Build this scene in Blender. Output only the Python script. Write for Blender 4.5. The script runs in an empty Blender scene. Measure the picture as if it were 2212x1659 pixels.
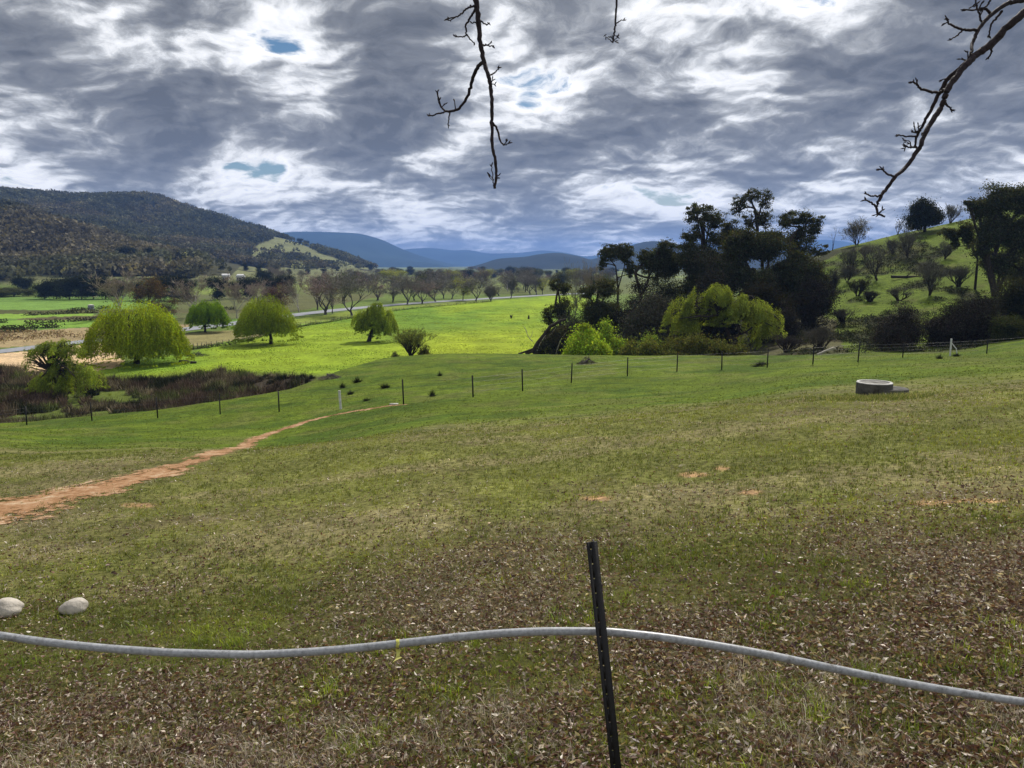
import bpy, math, random
import numpy as np
from math import sin, cos, tan, radians, pi
C = bpy.context.scene.collection
rng = np.random.default_rng(7)
random.seed(7)

# ------------------------------------------------------------------ camera model (2212 x 1659 working units)
FPX, CX, CY = 1662.0, 1106.0, 829.5
TH = radians(8.8); ST, CT = sin(TH), cos(TH)
CAMZ = 16.0
def P(px, py, Y):
    u = (px-CX)/FPX; v = (CY-py)/FPX
    k = Y/(CT+v*ST)
    return np.array([u*k, Y, CAMZ+k*(-ST+v*CT)])
def proj(x, y, z):
    dz = z-CAMZ
    d = y*CT-dz*ST
    d = np.where(np.abs(d) < 1e-6, 1e-6, d)
    return CX+FPX*x/d, CY-FPX*(y*ST+dz*CT)/d
def zpy(py, Y):
    v = (CY-py)/FPX
    return CAMZ+Y*(-ST+v*CT)/(CT+v*ST)
def acol(px): return (px-CX)/FPX

# ------------------------------------------------------------------ value noise
def _hash(i, j, s):
    n = (i*374761393+j*668265263+s*974634777) & 0xffffffff
    n = ((n ^ (n >> 13))*1274126177) & 0xffffffff
    n = (n ^ (n >> 16)) & 0xffff
    return n/65535.0
def vn(x, y, scale, seed=0, octv=3):
    x = np.asarray(x, float)/scale; y = np.asarray(y, float)/scale
    out = 0; amp = 1; tot = 0
    for o in range(octv):
        xi = np.floor(x).astype(np.int64); yi = np.floor(y).astype(np.int64)
        fx = x-xi; fy = y-yi
        fx = fx*fx*(3-2*fx); fy = fy*fy*(3-2*fy)
        s = seed*17+o*101
        a = _hash(xi, yi, s); b = _hash(xi+1, yi, s); c = _hash(xi, yi+1, s); d = _hash(xi+1, yi+1, s)
        out = out+amp*((a*(1-fx)+b*fx)*(1-fy)+(c*(1-fx)+d*fx)*fy)
        tot += amp; amp *= .5; x = x*2.03; y = y*2.03
    return out/tot
def sm(e0, e1, x):
    t = np.clip((np.asarray(x, float)-e0)/(e1-e0), 0, 1); return t*t*(3-2*t)

# ------------------------------------------------------------------ terrain: profile knots per view column
def near(s, Y): return 13.9-s*Y
def hillcol(s, Yf, Yc, pc, rest):   # rest: list of (Y,z) for knots 4..17
    return [(1.5, near(s, 1.5)), (20, near(s, 20)), (Yf, near(s, Yf)), (Yc, zpy(pc, Yc))]+rest
V = lambda py, Y: (Y, zpy(py, Y))
flat = [(190, 0.), (300, 0.), (450, 0.)]
cols = {
 -2600: hillcol(.172, 57, 62, 918, [(80, -.5), (105, -1), (120, 0)]+flat+[(620, 40), (820, 95), (950, 100), (1250, 125), (1600, 165), (2200, 120), (4000, 0), (11500, 0)]),
 -300: hillcol(.172, 57, 62, 925, [(80, -.8), (105, -1.2), (120, 0)]+flat+[V(545, 620), V(430, 820), (950, 84), (1250, 115), V(402, 1600), (2200, 120), (4000, 0), (11500, 0)]),
 0: hillcol(.172, 57, 61, 915, [(78, -.8), (105, -1.2), (118, 0)]+flat+[V(568, 620), V(462, 820), (950, 66), V(444, 1250), V(413, 1600), (2200, 120), (4000, 0), (11500, 0)]),
 170: hillcol(.168, 56, 61, 900, [(78, -.8), (105, -1.2), (118, 0)]+flat+[V(572, 620), V(500, 820), (950, 50), V(460, 1250), V(425, 1600), (2200, 110), (4000, 0), (11500, 0)]),
 340: hillcol(.163, 55, 61, 884, [(78, -.6), (103, -1), (116, 0)]+flat+[V(585, 620), V(545, 820), (950, 32), V(496, 1250), V(434, 1600), (2200, 90), (4000, 0), (11500, 0)]),
 600: hillcol(.155, 53, 64, 847, [(82, .2), (103, -.6), (114, 0)]+flat+[V(600, 620), V(588, 820), (950, 12), V(545, 1250), V(506, 1600), (2200, 45), (4000, 0), (11500, 0)]),
 740: hillcol(.146, 52, 75, 800, [(92, 1.2), (105, 0), (118, 0)]+flat+[(620, 0), (820, 2), (950, 6), V(578, 1250), V(556, 1600), (2200, 15), (4000, 0), (11500, 0)]),
 850: hillcol(.138, 50, 86, 772, [(100, 2.8), (118, .2), (140, 0)]+flat+[(620, 0), (820, 0), (950, 0), (1250, 1), (1600, 3), (2200, 0), (4000, 0), (11500, 0)]),
 1010: hillcol(.130, 50, 90, 764, [(103, 3.0), (120, .4), (140, 0)]+flat+[(620, 0), (820, 0), (950, 0), (1250, 0), (1600, 0), (2200, 0), (4000, 0), (11500, 0)]),
 1180: hillcol(.122, 53, 85, 767, [(98, 3.6), (118, .6), (140, .2)]+flat+[(620, 0), (820, 0), (950, 0), (1250, 0), (1600, 0), (2200, 0), (4000, 0), (11500, 0)]),
 1355: hillcol(.112, 57, 78, 768.5, [(90, 4.2), (112, 2), (140, 1)]+flat+[(620, 0), (820, 0), (950, 0), (1250, 0), (1600, 0), (2200, 0), (4000, 0), (11500, 0)]),
 1500: hillcol(.106, 59, 76, 769, [(88, 4.6), (110, 3), (140, 2), (190, 3), (300, 2), (450, 1), (620, 0), (820, 0), (950, 0), (1250, 0), (1600, 0), (2200, 0), (4000, 0), (11500, 0)]),
 1640: hillcol(.099, 60, 74, 768.5, [(86, 5.2), (105, 5), (140, 6.0), (190, 10), (300, 6), (450, 2), (620, 0), (820, 0), (950, 0), (1250, 0), (1600, 0), (2200, 0), (4000, 0), (11500, 0)]),
 1756: hillcol(.092, 60, 72, 768, [(79, 6.4), (98, 6.2), V(648, 140), V(551, 190), (300, 14), (450, 6), (620, 2), (820, 0), (950, 0), (1250, 0), (1600, 0), (2200, 0), (4000, 0), (11500, 0)]),
 1900: hillcol(.088, 60, 69, 766.5, [(76, 6.9), (95, 6.2), V(605, 140), V(514, 190), (300, 18), (450, 9), (620, 4), (820, 0), (950, 0), (1250, 0), (1600, 0), (2200, 0), (4000, 0), (11500, 0)]),
 2090: hillcol(.081, 60, 66, 762, [(74, 7.2), (92, 6.8), V(580, 140), V(470, 190), (300, 24), (450, 12), (620, 6), (820, 0), (950, 0), (1250, 0), (1600, 0), (2200, 0), (4000, 0), (11500, 0)]),
 2212: hillcol(.076, 60, 66, 755, [(74, 8.1), (92, 8.4), V(555, 140), V(435, 190), (300, 30), (450, 18), (620, 8), (820, 0), (950, 0), (1250, 0), (1600, 0), (2200, 0), (4000, 0), (11500, 0)]),
 2600: hillcol(.06, 60, 66, 735, [(74, 10), (92, 12), (140, 24), (190, 36), (300, 40), (450, 28), (620, 10), (820, 0), (950, 0), (1250, 0), (1600, 0), (2200, 0), (4000, 0), (11500, 0)]),
 5000: hillcol(.03, 60, 66, 700, [(74, 14), (92, 17), (140, 30), (190, 42), (300, 50), (450, 38), (620, 12), (820, 0), (950, 0), (1250, 0), (1600, 0), (2200, 0), (4000, 0), (11500, 0)]),
}
def pchip(X, Yv, x):
    """monotone cubic, Yv (n,...) along axis 0, x scalar array; returns (len(x),...)"""
    X = np.asarray(X, float); Yv = np.asarray(Yv, float)
    sh = (-1,)+(1,)*(Yv.ndim-1)
    h = np.diff(X).reshape(sh); d = np.diff(Yv, axis=0)/h
    m = np.zeros_like(Yv)
    a, b = d[:-1], d[1:]
    w1 = 2*h[1:]+h[:-1]; w2 = h[1:]+2*h[:-1]
    with np.errstate(divide='ignore', invalid='ignore'):
        hm = (w1+w2)/(w1/a+w2/b)
    m[1:-1] = np.where(a*b > 0, hm, 0)
    m[0] = d[0]; m[-1] = d[-1]
    i = np.clip(np.searchsorted(X, x, side='right')-1, 0, len(X)-2)
    hh = np.diff(X)[i].reshape(sh); t = ((x-X[i])/np.diff(X)[i]).reshape(sh)
    return (Yv[i]*(1+2*t)*(1-t)**2+m[i]*hh*t*(1-t)**2+Yv[i+1]*t*t*(3-2*t)+m[i+1]*hh*t*t*(t-1))
cpx = sorted(cols); A0 = np.array([acol(p) for p in cpx])
KY = np.array([[k[0] for k in cols[p]] for p in cpx]); KZ = np.array([[k[1] for k in cols[p]] for p in cpx])
GA = np.concatenate([np.linspace(-2.3, -.8, 60, endpoint=False), np.linspace(-.8, .8, 900), np.linspace(.8, 2.3, 61)[1:]])
GL = np.linspace(math.log(1.5), math.log(11500), 820)
GY = np.exp(GL)
kyA = np.exp(pchip(A0, np.log(KY), GA)); kzA = pchip(A0, KZ, GA)
GZ = np.zeros((len(GA), len(GY)))
for i in range(len(GA)):
    ky = kyA[i]; kl = np.log(ky)
    GZ[i] = pchip(kl, kzA[i], np.clip(GL, kl[0], kl[-1]))
AA, YY = np.meshgrid(GA, GY, indexing='ij')
XX = AA*YY
# relief: small lumps near, larger forested folds far away
GZ += .10*(vn(XX, YY, 1.6, 1, 3)-.5)*sm(3, 12, YY)*(1-sm(60, 130, YY))
GZ += .28*(vn(XX, YY, 6, 2, 3)-.5)*sm(8, 25, YY)*(1-sm(70, 110, YY))
GZ += .8*(vn(XX, YY, 9, 5, 4)-.5)*sm(90, 120, YY)*(1-sm(195, 230, YY))*sm(.33, .45, AA)
GZ += .25*(vn(XX, YY*.3, 9, 6, 3)-.5)*sm(110, 150, YY)*(1-sm(500, 700, YY))
hillm = sm(2, 25, GZ)*sm(500, 650, YY)
GZ += hillm*26*(vn(XX, YY*.45, 150, 3, 3)-.5)
def gz(x, y):
    x = np.asarray(x, float); y = np.maximum(np.asarray(y, float), 1.5)
    a = np.clip(x/y, GA[0], GA[-1]-1e-9)
    i = np.clip(np.searchsorted(GA, a, side='right')-1, 0, len(GA)-2)
    fa = (a-GA[i])/(GA[i+1]-GA[i])
    j = np.clip(np.searchsorted(GY, y, side='right')-1, 0, len(GY)-2)
    fy = np.clip((y-GY[j])/(GY[j+1]-GY[j]), 0, 1)
    return (GZ[i, j]*(1-fa)*(1-fy)+GZ[i+1, j]*fa*(1-fy)+GZ[i, j+1]*(1-fa)*fy+GZ[i+1, j+1]*fa*fy)
_Ys = np.exp(np.linspace(math.log(1.6), math.log(4000), 9000))
def hit(px, py, y0=1.6):
    u = (px-CX)/FPX; v = (CY-py)/FPX
    Ys = _Ys[_Ys >= y0]
    k = Ys/(CT+v*ST)
    z = CAMZ+k*(-ST+v*CT); g = gz(u*k, Ys)
    idx = np.nonzero(g >= z)[0]
    j = idx[0] if len(idx) else len(Ys)-1
    return np.array([u*k[j], Ys[j], g[j]])
def gp(px, Y, py=700):
    x = P(px, py, Y)[0]
    return np.array([x, Y, float(gz(x, Y))])

# ------------------------------------------------------------------ object helpers
def tag(o, label=None, cat=None, group=None, kind=None):
    if label: o['label'] = label
    if cat: o['category'] = cat
    if group: o['group'] = group
    if kind: o['kind'] = kind
    return o
def empty(name, loc, label=None, cat=None, group=None):
    o = bpy.data.objects.new(name, None); C.objects.link(o)
    o.location = [float(c) for c in loc]; o.empty_display_size = .2
    return tag(o, label, cat, group)
def mk(name, Vv, F, mat, parent=None, col=None, smooth=False, loc=None):
    Vv = np.asarray(Vv, np.float32).reshape(-1, 3)
    if not isinstance(F, list): F = [F]
    F = [np.asarray(f, np.int32) for f in F if len(f)]
    me = bpy.data.meshes.new(name)
    me.vertices.add(len(Vv)); me.vertices.foreach_set('co', Vv.ravel())
    nl = sum(f.size for f in F); npoly = sum(len(f) for f in F)
    me.loops.add(nl); me.loops.foreach_set('vertex_index', np.concatenate([f.ravel() for f in F]))
    me.polygons.add(npoly)
    tot = np.concatenate([np.full(len(f), f.shape[1], np.int32) for f in F])
    st = np.concatenate([[0], np.cumsum(tot)[:-1]]).astype(np.int32)
    me.polygons.foreach_set('loop_start', st)
    me.update(calc_edges=True)
    if smooth: me.polygons.foreach_set('use_smooth', np.ones(npoly, bool))
    if col is not None:
        ca = me.color_attributes.new('col', 'FLOAT_COLOR', 'POINT')
        c4 = np.ones((len(Vv), 4), np.float32); c4[:, :3] = col
        ca.data.foreach_set('color', c4.ravel())
    me.materials.append(mat)
    me.validate()
    o = bpy.data.objects.new(name, me); C.objects.link(o)
    if parent is not None: o.parent = parent
    if loc is not None: o.location = [float(c) for c in loc]
    return o
def children(o): return [c for c in bpy.data.objects if c.parent == o]
def dup(root, loc, rz=0., sc=1., label=None, group=None, kids=None):
    r = root.copy(); C.objects.link(r); r.location = [float(c) for c in loc]; r.rotation_euler = (0, 0, rz)
    r.scale = (sc, sc, sc) if not hasattr(sc, '__len__') else sc
    if label: r['label'] = label
    if group: r['group'] = group
    for ch in (kids if kids is not None else children(root)):
        c = ch.copy(); C.objects.link(c); c.parent = r
    return r
class MB:
    def __init__(s): s.V = []; s.F = {3: [], 4: []}; s.n = 0; s.c = []
    def add(s, Vv, F, col=None):
        Vv = np.asarray(Vv, float).reshape(-1, 3); F = np.asarray(F, int)
        s.V.append(Vv)
        if len(F): s.F[F.shape[1]].append(F+s.n)
        s.n += len(Vv)
        if col is not None: s.c.append(np.broadcast_to(np.asarray(col, float), (len(Vv), 3)))
    def build(s, name, mat, parent=None, smooth=False, loc=None):
        F = [np.concatenate(s.F[k]) for k in s.F if s.F[k]]
        return mk(name, np.concatenate(s.V), F, mat, parent, np.concatenate(s.c) if s.c else None, smooth, loc)
def tube(mb, pts, rad, k=6, cap=True, col=None):
    pts = np.asarray(pts, float); n = len(pts); rad = np.broadcast_to(rad, (n,))
    t = np.gradient(pts, axis=0); t /= np.linalg.norm(t, axis=1)[:, None]+1e-9
    ref = np.array([0.31, .17, .93]) if abs(t[:, 2]).mean() < .8 else np.array([1., .2, 0])
    a = np.cross(t, ref); a /= np.linalg.norm(a, axis=1)[:, None]+1e-9
    b = np.cross(t, a)
    th = np.arange(k)*2*pi/k
    ring = pts[:, None]+rad[:, None, None]*(np.cos(th)[None, :, None]*a[:, None]+np.sin(th)[None, :, None]*b[:, None])
    i = np.arange(n-1)[:, None]*k; j = np.arange(k)[None]; j2 = (j+1) % k
    F = np.stack([i+j, i+j2, i+k+j2, i+k+j], -1).reshape(-1, 4)
    mb.add(ring.reshape(-1, 3), F, col)
    if cap:
        for e, base in ((0, 0), (n-1, (n-1)*k)):
            c = pts[e]; r0 = ring[e]
            Vv = np.vstack([r0, c]); f = np.array([[q, (q+1) % k, k] for q in range(k)])
            if e == 0: f = f[:, ::-1]
            mb.add(Vv, f, col)
def curve_pts(p0, p1, n=6, bend=.1, up=0., r=rng):
    p0 = np.asarray(p0, float); p1 = np.asarray(p1, float)
    t = np.linspace(0, 1, n)[:, None]; L = np.linalg.norm(p1-p0)
    off = r.normal(0, bend*L, 3)
    q = p0*(1-t)+p1*t+np.sin(t*pi)*off+np.array([0, 0, 1])*up*L*np.sin(t*pi)
    q[1:-1] += r.normal(0, bend*L*.12, (n-2, 3))
    return q
def box(mb, c, s, rz=0., col=None, taper=1.):
    x, y, z = np.array(s)/2
    Vv = np.array([[-x, -y, -z], [x, -y, -z], [x, y, -z], [-x, y, -z], [-x*taper, -y*taper, z], [x*taper, -y*taper, z], [x*taper, y*taper, z], [-x*taper, y*taper, z]])
    R = np.array([[cos(rz), -sin(rz), 0], [sin(rz), cos(rz), 0], [0, 0, 1]])
    mb.add(Vv@R.T+np.array(c), [[0, 3, 2, 1], [4, 5, 6, 7], [0, 1, 5, 4], [1, 2, 6, 5], [2, 3, 7, 6], [3, 0, 4, 7]], col)
def rdir(n, r=rng):
    v = r.normal(size=(n, 3)); return v/np.linalg.norm(v, axis=1)[:, None]
def cards(pos, size, asp=.6, down=0., r=rng, dirs=None):
    """one small leaf quad (rhombus) per position"""
    n = len(pos); d = rdir(n, r) if dirs is None else dirs+rdir(n, r)*.35
    d = d+np.array([0, 0, -down]); d /= np.linalg.norm(d, axis=1)[:, None]+1e-9
    s = np.cross(d, rdir(n, r)); s /= np.linalg.norm(s, axis=1)[:, None]+1e-9
    size = np.broadcast_to(size, (n,))*r.uniform(.6, 1.3, n)
    L = d*size[:, None]; W = s*size[:, None]*asp
    Vv = np.stack([pos-L*.5, pos+W*.5, pos+L*.5, pos-W*.5], 1).reshape(-1, 3)
    return Vv, np.arange(4*n).reshape(n, 4)
def vary(n, base, dv=.25, hue=.12, r=rng, per=4):
    c = np.asarray(base, float)[None]*np.exp(r.normal(0, dv, (n, 1)))*np.exp(r.normal(0, hue, (n, 3)))
    return np.repeat(c, per, axis=0)

# ------------------------------------------------------------------ materials
def newmat(name):
    m = bpy.data.materials.new(name); m.use_nodes = True
    m.node_tree.nodes.clear(); return m, m.node_tree.nodes, m.node_tree.links
def nz(N, L, scale, detail=4, rough=.6, vec=None, dim='3D'):
    n = N.new('ShaderNodeTexNoise'); n.inputs['Scale'].default_value = scale
    n.noise_dimensions = dim
    n.inputs['Detail'].default_value = detail; n.inputs['Roughness'].default_value = rough
    if vec is not None: L.new(vec, n.inputs['Vector'])
    return n
def objvec(N, L, sc=(1, 1, 1)):
    t = N.new('ShaderNodeTexCoord'); m = N.new('ShaderNodeMapping'); m.inputs['Scale'].default_value = sc
    L.new(t.outputs['Object'], m.inputs['Vector']); return m.outputs['Vector']
def ramp(N, L, src, stops):
    r = N.new('ShaderNodeValToRGB'); e = r.color_ramp.elements
    while len(e) < len(stops): e.new(.5)
    for q, (p, c) in zip(e, stops): q.position = p; q.color = (*c, 1) if len(c) == 3 else c
    L.new(src, r.inputs['Fac']); return r.outputs['Color']
def mulc(N, L, a, b, f=1.):
    m = N.new('ShaderNodeMix'); m.data_type = 'RGBA'; m.blend_type = 'MULTIPLY'; m.inputs[0].default_value = f
    L.new(a, m.inputs[6]); L.new(b, m.inputs[7]); return m.outputs[2]
def leaf_mat(name, trans=.4, gloss=.0, attr='col'):
    m, N, L = newmat(name)
    a = N.new('ShaderNodeAttribute'); a.attribute_name = attr
    d = N.new('ShaderNodeBsdfDiffuse'); t = N.new('ShaderNodeBsdfTranslucent')
    L.new(a.outputs['Color'], d.inputs['Color'])
    h = N.new('ShaderNodeMix'); h.data_type = 'RGBA'; h.blend_type = 'MULTIPLY'; h.inputs[0].default_value = 1
    h.inputs[7].default_value = (1.35, 1.25, .55, 1); L.new(a.outputs['Color'], h.inputs[6])
    L.new(h.outputs[2], t.inputs['Color'])
    mx = N.new('ShaderNodeMixShader'); mx.inputs[0].default_value = trans
    L.new(d.outputs[0], mx.inputs[1]); L.new(t.outputs[0], mx.inputs[2]); last = mx.outputs[0]
    if gloss > 0:
        g = N.new('ShaderNodeBsdfGlossy'); g.inputs['Roughness'].default_value = .45; g.inputs['Color'].default_value = (.9, .9, .9, 1)
        m2 = N.new('ShaderNodeMixShader'); m2.inputs[0].default_value = gloss
        L.new(last, m2.inputs[1]); L.new(g.outputs[0], m2.inputs[2]); last = m2.outputs[0]
    o = N.new('ShaderNodeOutputMaterial'); L.new(last, o.inputs['Surface']); return m
def rough_mat(name, c0, c1, scale=3., rough=.85, bump=.3, spec=.2, sc=(1, 1, 1), metal=0., detail=6):
    m, N, L = newmat(name)
    v = objvec(N, L, sc); n = nz(N, L, scale, detail, .65, v)
    col = ramp(N, L, n.outputs['Fac'], [(.3, c0), (.7, c1)])
    b = N.new('ShaderNodeBsdfPrincipled'); L.new(col, b.inputs['Base Color'])
    b.inputs['Roughness'].default_value = rough; b.inputs['Specular IOR Level'].default_value = spec; b.inputs['Metallic'].default_value = metal
    if bump:
        bp = N.new('ShaderNodeBump'); bp.inputs['Strength'].default_value = bump; bp.inputs['Distance'].default_value = .05
        L.new(n.outputs['Fac'], bp.inputs['Height']); L.new(bp.outputs['Normal'], b.inputs['Normal'])
    o = N.new('ShaderNodeOutputMaterial'); L.new(b.outputs[0], o.inputs['Surface']); return m
M = {}
M['leaf'] = leaf_mat('leaf', .42)
M['euc'] = leaf_mat('gum_leaf', .26)
M['twig'] = leaf_mat('twig', .0)
M['litter'] = leaf_mat('dead_leaf', .22, .04)
M['blade'] = leaf_mat('grass_blade', .38, .02)
M['bark'] = rough_mat('bark', (.018, .014, .011), (.06, .048, .038), 6, .9, .6)
M['palebark'] = rough_mat('pale_bark', (.22, .2, .17), (.42, .39, .34), 4, .85, .3)
M['greybark'] = rough_mat('grey_bark', (.05, .045, .042), (.12, .105, .1), 4, .9, .3)
M['twigbark'] = rough_mat('branch_bark', (.012, .009, .011), (.045, .034, .04), 60, .7, .5)
M['steel_black'] = rough_mat('black_steel', (.004, .004, .005), (.009, .008, .009), 30, .55, .1, .35)
M['wire'] = rough_mat('wire', (.09, .09, .09), (.16, .16, .16), 10, .5, 0, .5, metal=.6)
M['concrete'] = rough_mat('concrete', (.022, .021, .02), (.13, .125, .11), 3.2, .9, .5)  # well sides: shade of the face turned from the sun is in this dark tone
M['lid'] = rough_mat('light_concrete_lid', (.10, .095, .085), (.27, .26, .24), 4, .9, .3)  # lid tone lightened so its shading doesn't look like a deep hollow
M['concrete_pale'] = rough_mat('concrete_pale', (.34, .33, .31), (.66, .64, .61), 5, .85, .3)
M['white_paint'] = rough_mat('weathered_white_paint', (.42, .43, .44), (.7, .71, .72), 8, .6, .1)
M['road'] = rough_mat('asphalt', (.19, .2, .22), (.29, .30, .33), .8, .8, .1)
M['rock'] = rough_mat('pale_rock', (.30, .27, .23), (.62, .57, .5), 5, .85, .6)
M['metal_roof'] = rough_mat('pale_metal_roof', (.5, .5, .5), (.7, .7, .7), 1, .5, 0)
M['cream'] = rough_mat('cream_wall', (.35, .31, .26), (.5, .45, .38), 1, .9, 0)
M['dark'] = rough_mat('dark_opening', (.01, .01, .012), (.02, .02, .02), 1, .4, 0)
M['tank'] = rough_mat('tank_steel', (.16, .18, .2), (.26, .29, .31), 2, .5, .05, .4)

# ------------------------------------------------------------------ ground colours (what grows where, plus some painted sun and shade)
def inside(poly, px, py):
    r = np.zeros(px.shape, bool); n = len(poly)
    for i in range(n):
        x1, y1 = poly[i]; x2, y2 = poly[(i+1) % n]
        if y1 == y2: continue
        c = ((y1 > py) != (y2 > py)) & (px < (x2-x1)*(py-y1)/(y2-y1)+x1)
        r ^= c
    return r
def greenness(x, y):
    """share of living grass against leaf litter on the near slope"""
    n = vn(x, y, 1.5, 11, 4); n2 = vn(x, y, 5., 12, 3)
    right = sm(-.1, .5, x/np.maximum(y, 1))*(1-sm(11, 22, y))*.10
    return np.clip((n*.55+n2*.45-.5)*2.5+.50+.5*sm(10, 30, y)-.16*(1-sm(4.2, 6.5, y))-right, 0, 1)
def lerp(a, b, t): return a*(1-t[..., None])+np.asarray(b)*t[..., None]
def ground_cols():
    px, py = proj(XX, YY, GZ)
    jx = px+(vn(XX, YY, 3+0*XX, 21, 3)-.5)*26*sm(20, 90, YY); jy = py+(vn(XX, YY, 4, 22, 3)-.5)*14*sm(20, 90, YY)
    g = greenness(XX, YY); Y = YY
    c = np.zeros(XX.shape+(3,)); c[:] = (.118, .096, .055)
    c = lerp(c, (.122, .128, .038), np.clip(g*.85+.3*sm(6, 12, YY), 0, .95))
    c = c*(1-.42*(1-sm(6, 12, YY)))[..., None]  # near soil darkened to paint shade into the gaps between leaves and blades
    t = sm(23, 35, Y+8*(vn(XX, YY, 7, 31, 3)-.5)); c = lerp(c, (.082, .115, .014), t)
    c = lerp(c, (.10, .11, .032), sm(.50, .68, vn(XX, YY, 2.6, 32, 4))*t*.6)
    c = lerp(c, (.165, .142, .078), sm(.50, .62, vn(XX*.6, YY, 1.7, 35, 4))*sm(7, 12, YY)*(1-sm(24, 36, YY))*.7)
    c = lerp(c, (.042, .075, .012), sm(.5, .7, vn(XX, YY*1.6, 3.6, 33, 3))*sm(20, 40, Y)*.7)
    # valley floor
    val = sm(92, 112, Y)
    c = lerp(c, (.10, .14, .035), val)
    n = vn(XX, YY*.45, 22, 41, 4)
    fieldp = [(180, 800), (395, 762), (470, 745), (640, 702), (760, 685), (880, 663), (1000, 655), (1180, 639), (1300, 639), (1300, 800), (850, 812), (600, 870), (200, 850)]
    f = (inside(fieldp, jx, py+(jy-py)*.2) & (Y > 92)).astype(float)
    fc = lerp(np.broadcast_to(np.array([.10, .19, .010]), c.shape), (.17, .25, .010), sm(.42, .7, n))  # lush pasture, brightened further to paint in the sun patch between cloud shadows
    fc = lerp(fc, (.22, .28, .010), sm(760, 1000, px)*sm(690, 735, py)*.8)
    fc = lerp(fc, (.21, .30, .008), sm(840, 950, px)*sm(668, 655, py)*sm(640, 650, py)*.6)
    fc = lerp(fc, (.075, .15, .014), sm(.5, .8, vn(XX, YY*.2, 14, 43, 3))*sm(780, 900, px)*.55)
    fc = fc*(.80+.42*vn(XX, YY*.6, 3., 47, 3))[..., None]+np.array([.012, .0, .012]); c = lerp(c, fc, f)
    # left side: straw verge, tan bank, farmland stripes
    for poly, colr, k in [
        ([(-900, 650), (230, 640), (520, 640), (520, 700), (230, 708), (-900, 735)], (.10, .17, .04), 1),
        ([(-900, 655), (300, 652), (300, 668), (-900, 672)], (.13, .22, .05), 1),
        ([(-900, 674), (190, 669), (520, 668), (520, 676), (190, 678), (-900, 682)], (.07, .075, .03), 1),
        ([(-900, 682), (210, 678), (210, 687), (-900, 692)], (.17, .27, .045), 1),
        ([(40, 688), (230, 680), (240, 692), (20, 700)], (.085, .075, .04), 1),
        ([(-900, 700), (230, 690), (240, 706), (-900, 716)], (.16, .27, .045), .8),
        ([(-900, 722), (100, 712), (250, 704), (420, 700), (390, 716), (200, 738), (0, 752), (-900, 800)], (.26, .20, .12), 1),
        ([(-900, 790), (0, 765), (200, 742), (262, 744), (262, 792), (150, 812), (0, 826), (-900, 860)], (.50, .36, .24), 1),
        ([(385, 722), (520, 712), (560, 716), (600, 700), (640, 697), (560, 728), (470, 742), (388, 752)], (.19, .17, .08), 1),
        ([(600, 694), (760, 672), (880, 660), (1000, 650), (1050, 651), (880, 665), (760, 686), (640, 702)], (.16, .20, .035), .9),
        ([(380, 640), (800, 610), (830, 640), (640, 672), (380, 704)], (.09, .085, .045), .8)]:
        m = (inside(poly, jx, py+(jy-py)*.35) & (Y > 90)).astype(float)*k
        c = lerp(c, colr, m)
    # creek bed soil under the reeds
    creek = sm(66, 76, Y)*(1-sm(108, 117, Y+6*(vn(XX, YY, 5, 44, 3)-.5)))*(1-sm(.0, .04, (XX/Y+.27)))
    c = lerp(c, (.045, .036, .028), creek)
    c = lerp(c, (.085, .11, .025), creek*sm(.54, .62, vn(XX, YY, 6, 45, 3)))
    # valley beyond the road
    far = sm(400, 450, Y)*(1-hillm)
    c = lerp(c, (.095, .11, .04), far*(px > 560))
    c = lerp(c, (.15, .185, .05), far*sm(.5, .7, vn(XX, YY*.3, 60, 46, 3)))
    # forested range on the left with grazed clearings low on its nose
    h = sm(.5, 6, GZ)*sm(440, 520, Y)*(px < 900)
    c = lerp(c, (.045, .044, .024), h)
    cl = h*clearing(XX, YY, px, py)
    c = lerp(c, (.155, .165, .08), cl*(.55+.45*vn(XX, YY*.4, 12, 63, 3)))
    # right hill: rough pasture
    rh = sm(78, 88, Y)*(1-sm(260, 330, Y))*sm(1560, 1680, px+0*py)
    n = vn(XX, YY, 7, 51, 4)
    rc = lerp(np.broadcast_to(np.array([.085, .120, .016]), c.shape), (.034, .036, .018), sm(.48, .68, n))
    rc = lerp(rc, (.098, .105, .03), sm(.58, .78, vn(XX, YY, 3.5, 52, 3))*.7)
    gul = inside([(1560, 800), (1560, 640), (1740, 640), (1800, 700), (1850, 800)], jx*1., jy).astype(float)
    rc = lerp(rc, (.075, .062, .045), gul*.8)
    c = lerp(c, rc, rh)
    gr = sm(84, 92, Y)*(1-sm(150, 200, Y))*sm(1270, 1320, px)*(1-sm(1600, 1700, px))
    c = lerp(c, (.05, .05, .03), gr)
    # small bare scrapes on the slope
    for bx, by, w, h2 in [(1500, 1026, 34, 5), (1560, 1012, 18, 4), (1622, 1064, 26, 6), (2010, 1086, 46, 6), (2120, 1082, 60, 3), (1290, 1076, 36, 5), (300, 1092, 40, 5)]:
        d = ((px-bx)/w)**2+((py-by)/h2)**2
        c = lerp(c, (.36, .22, .13), .9*(1-sm(.3, 1.6, d+1.2*(vn(XX, YY, .5, 53, 3)-.5)))*(Y < 40))
    return c
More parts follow.
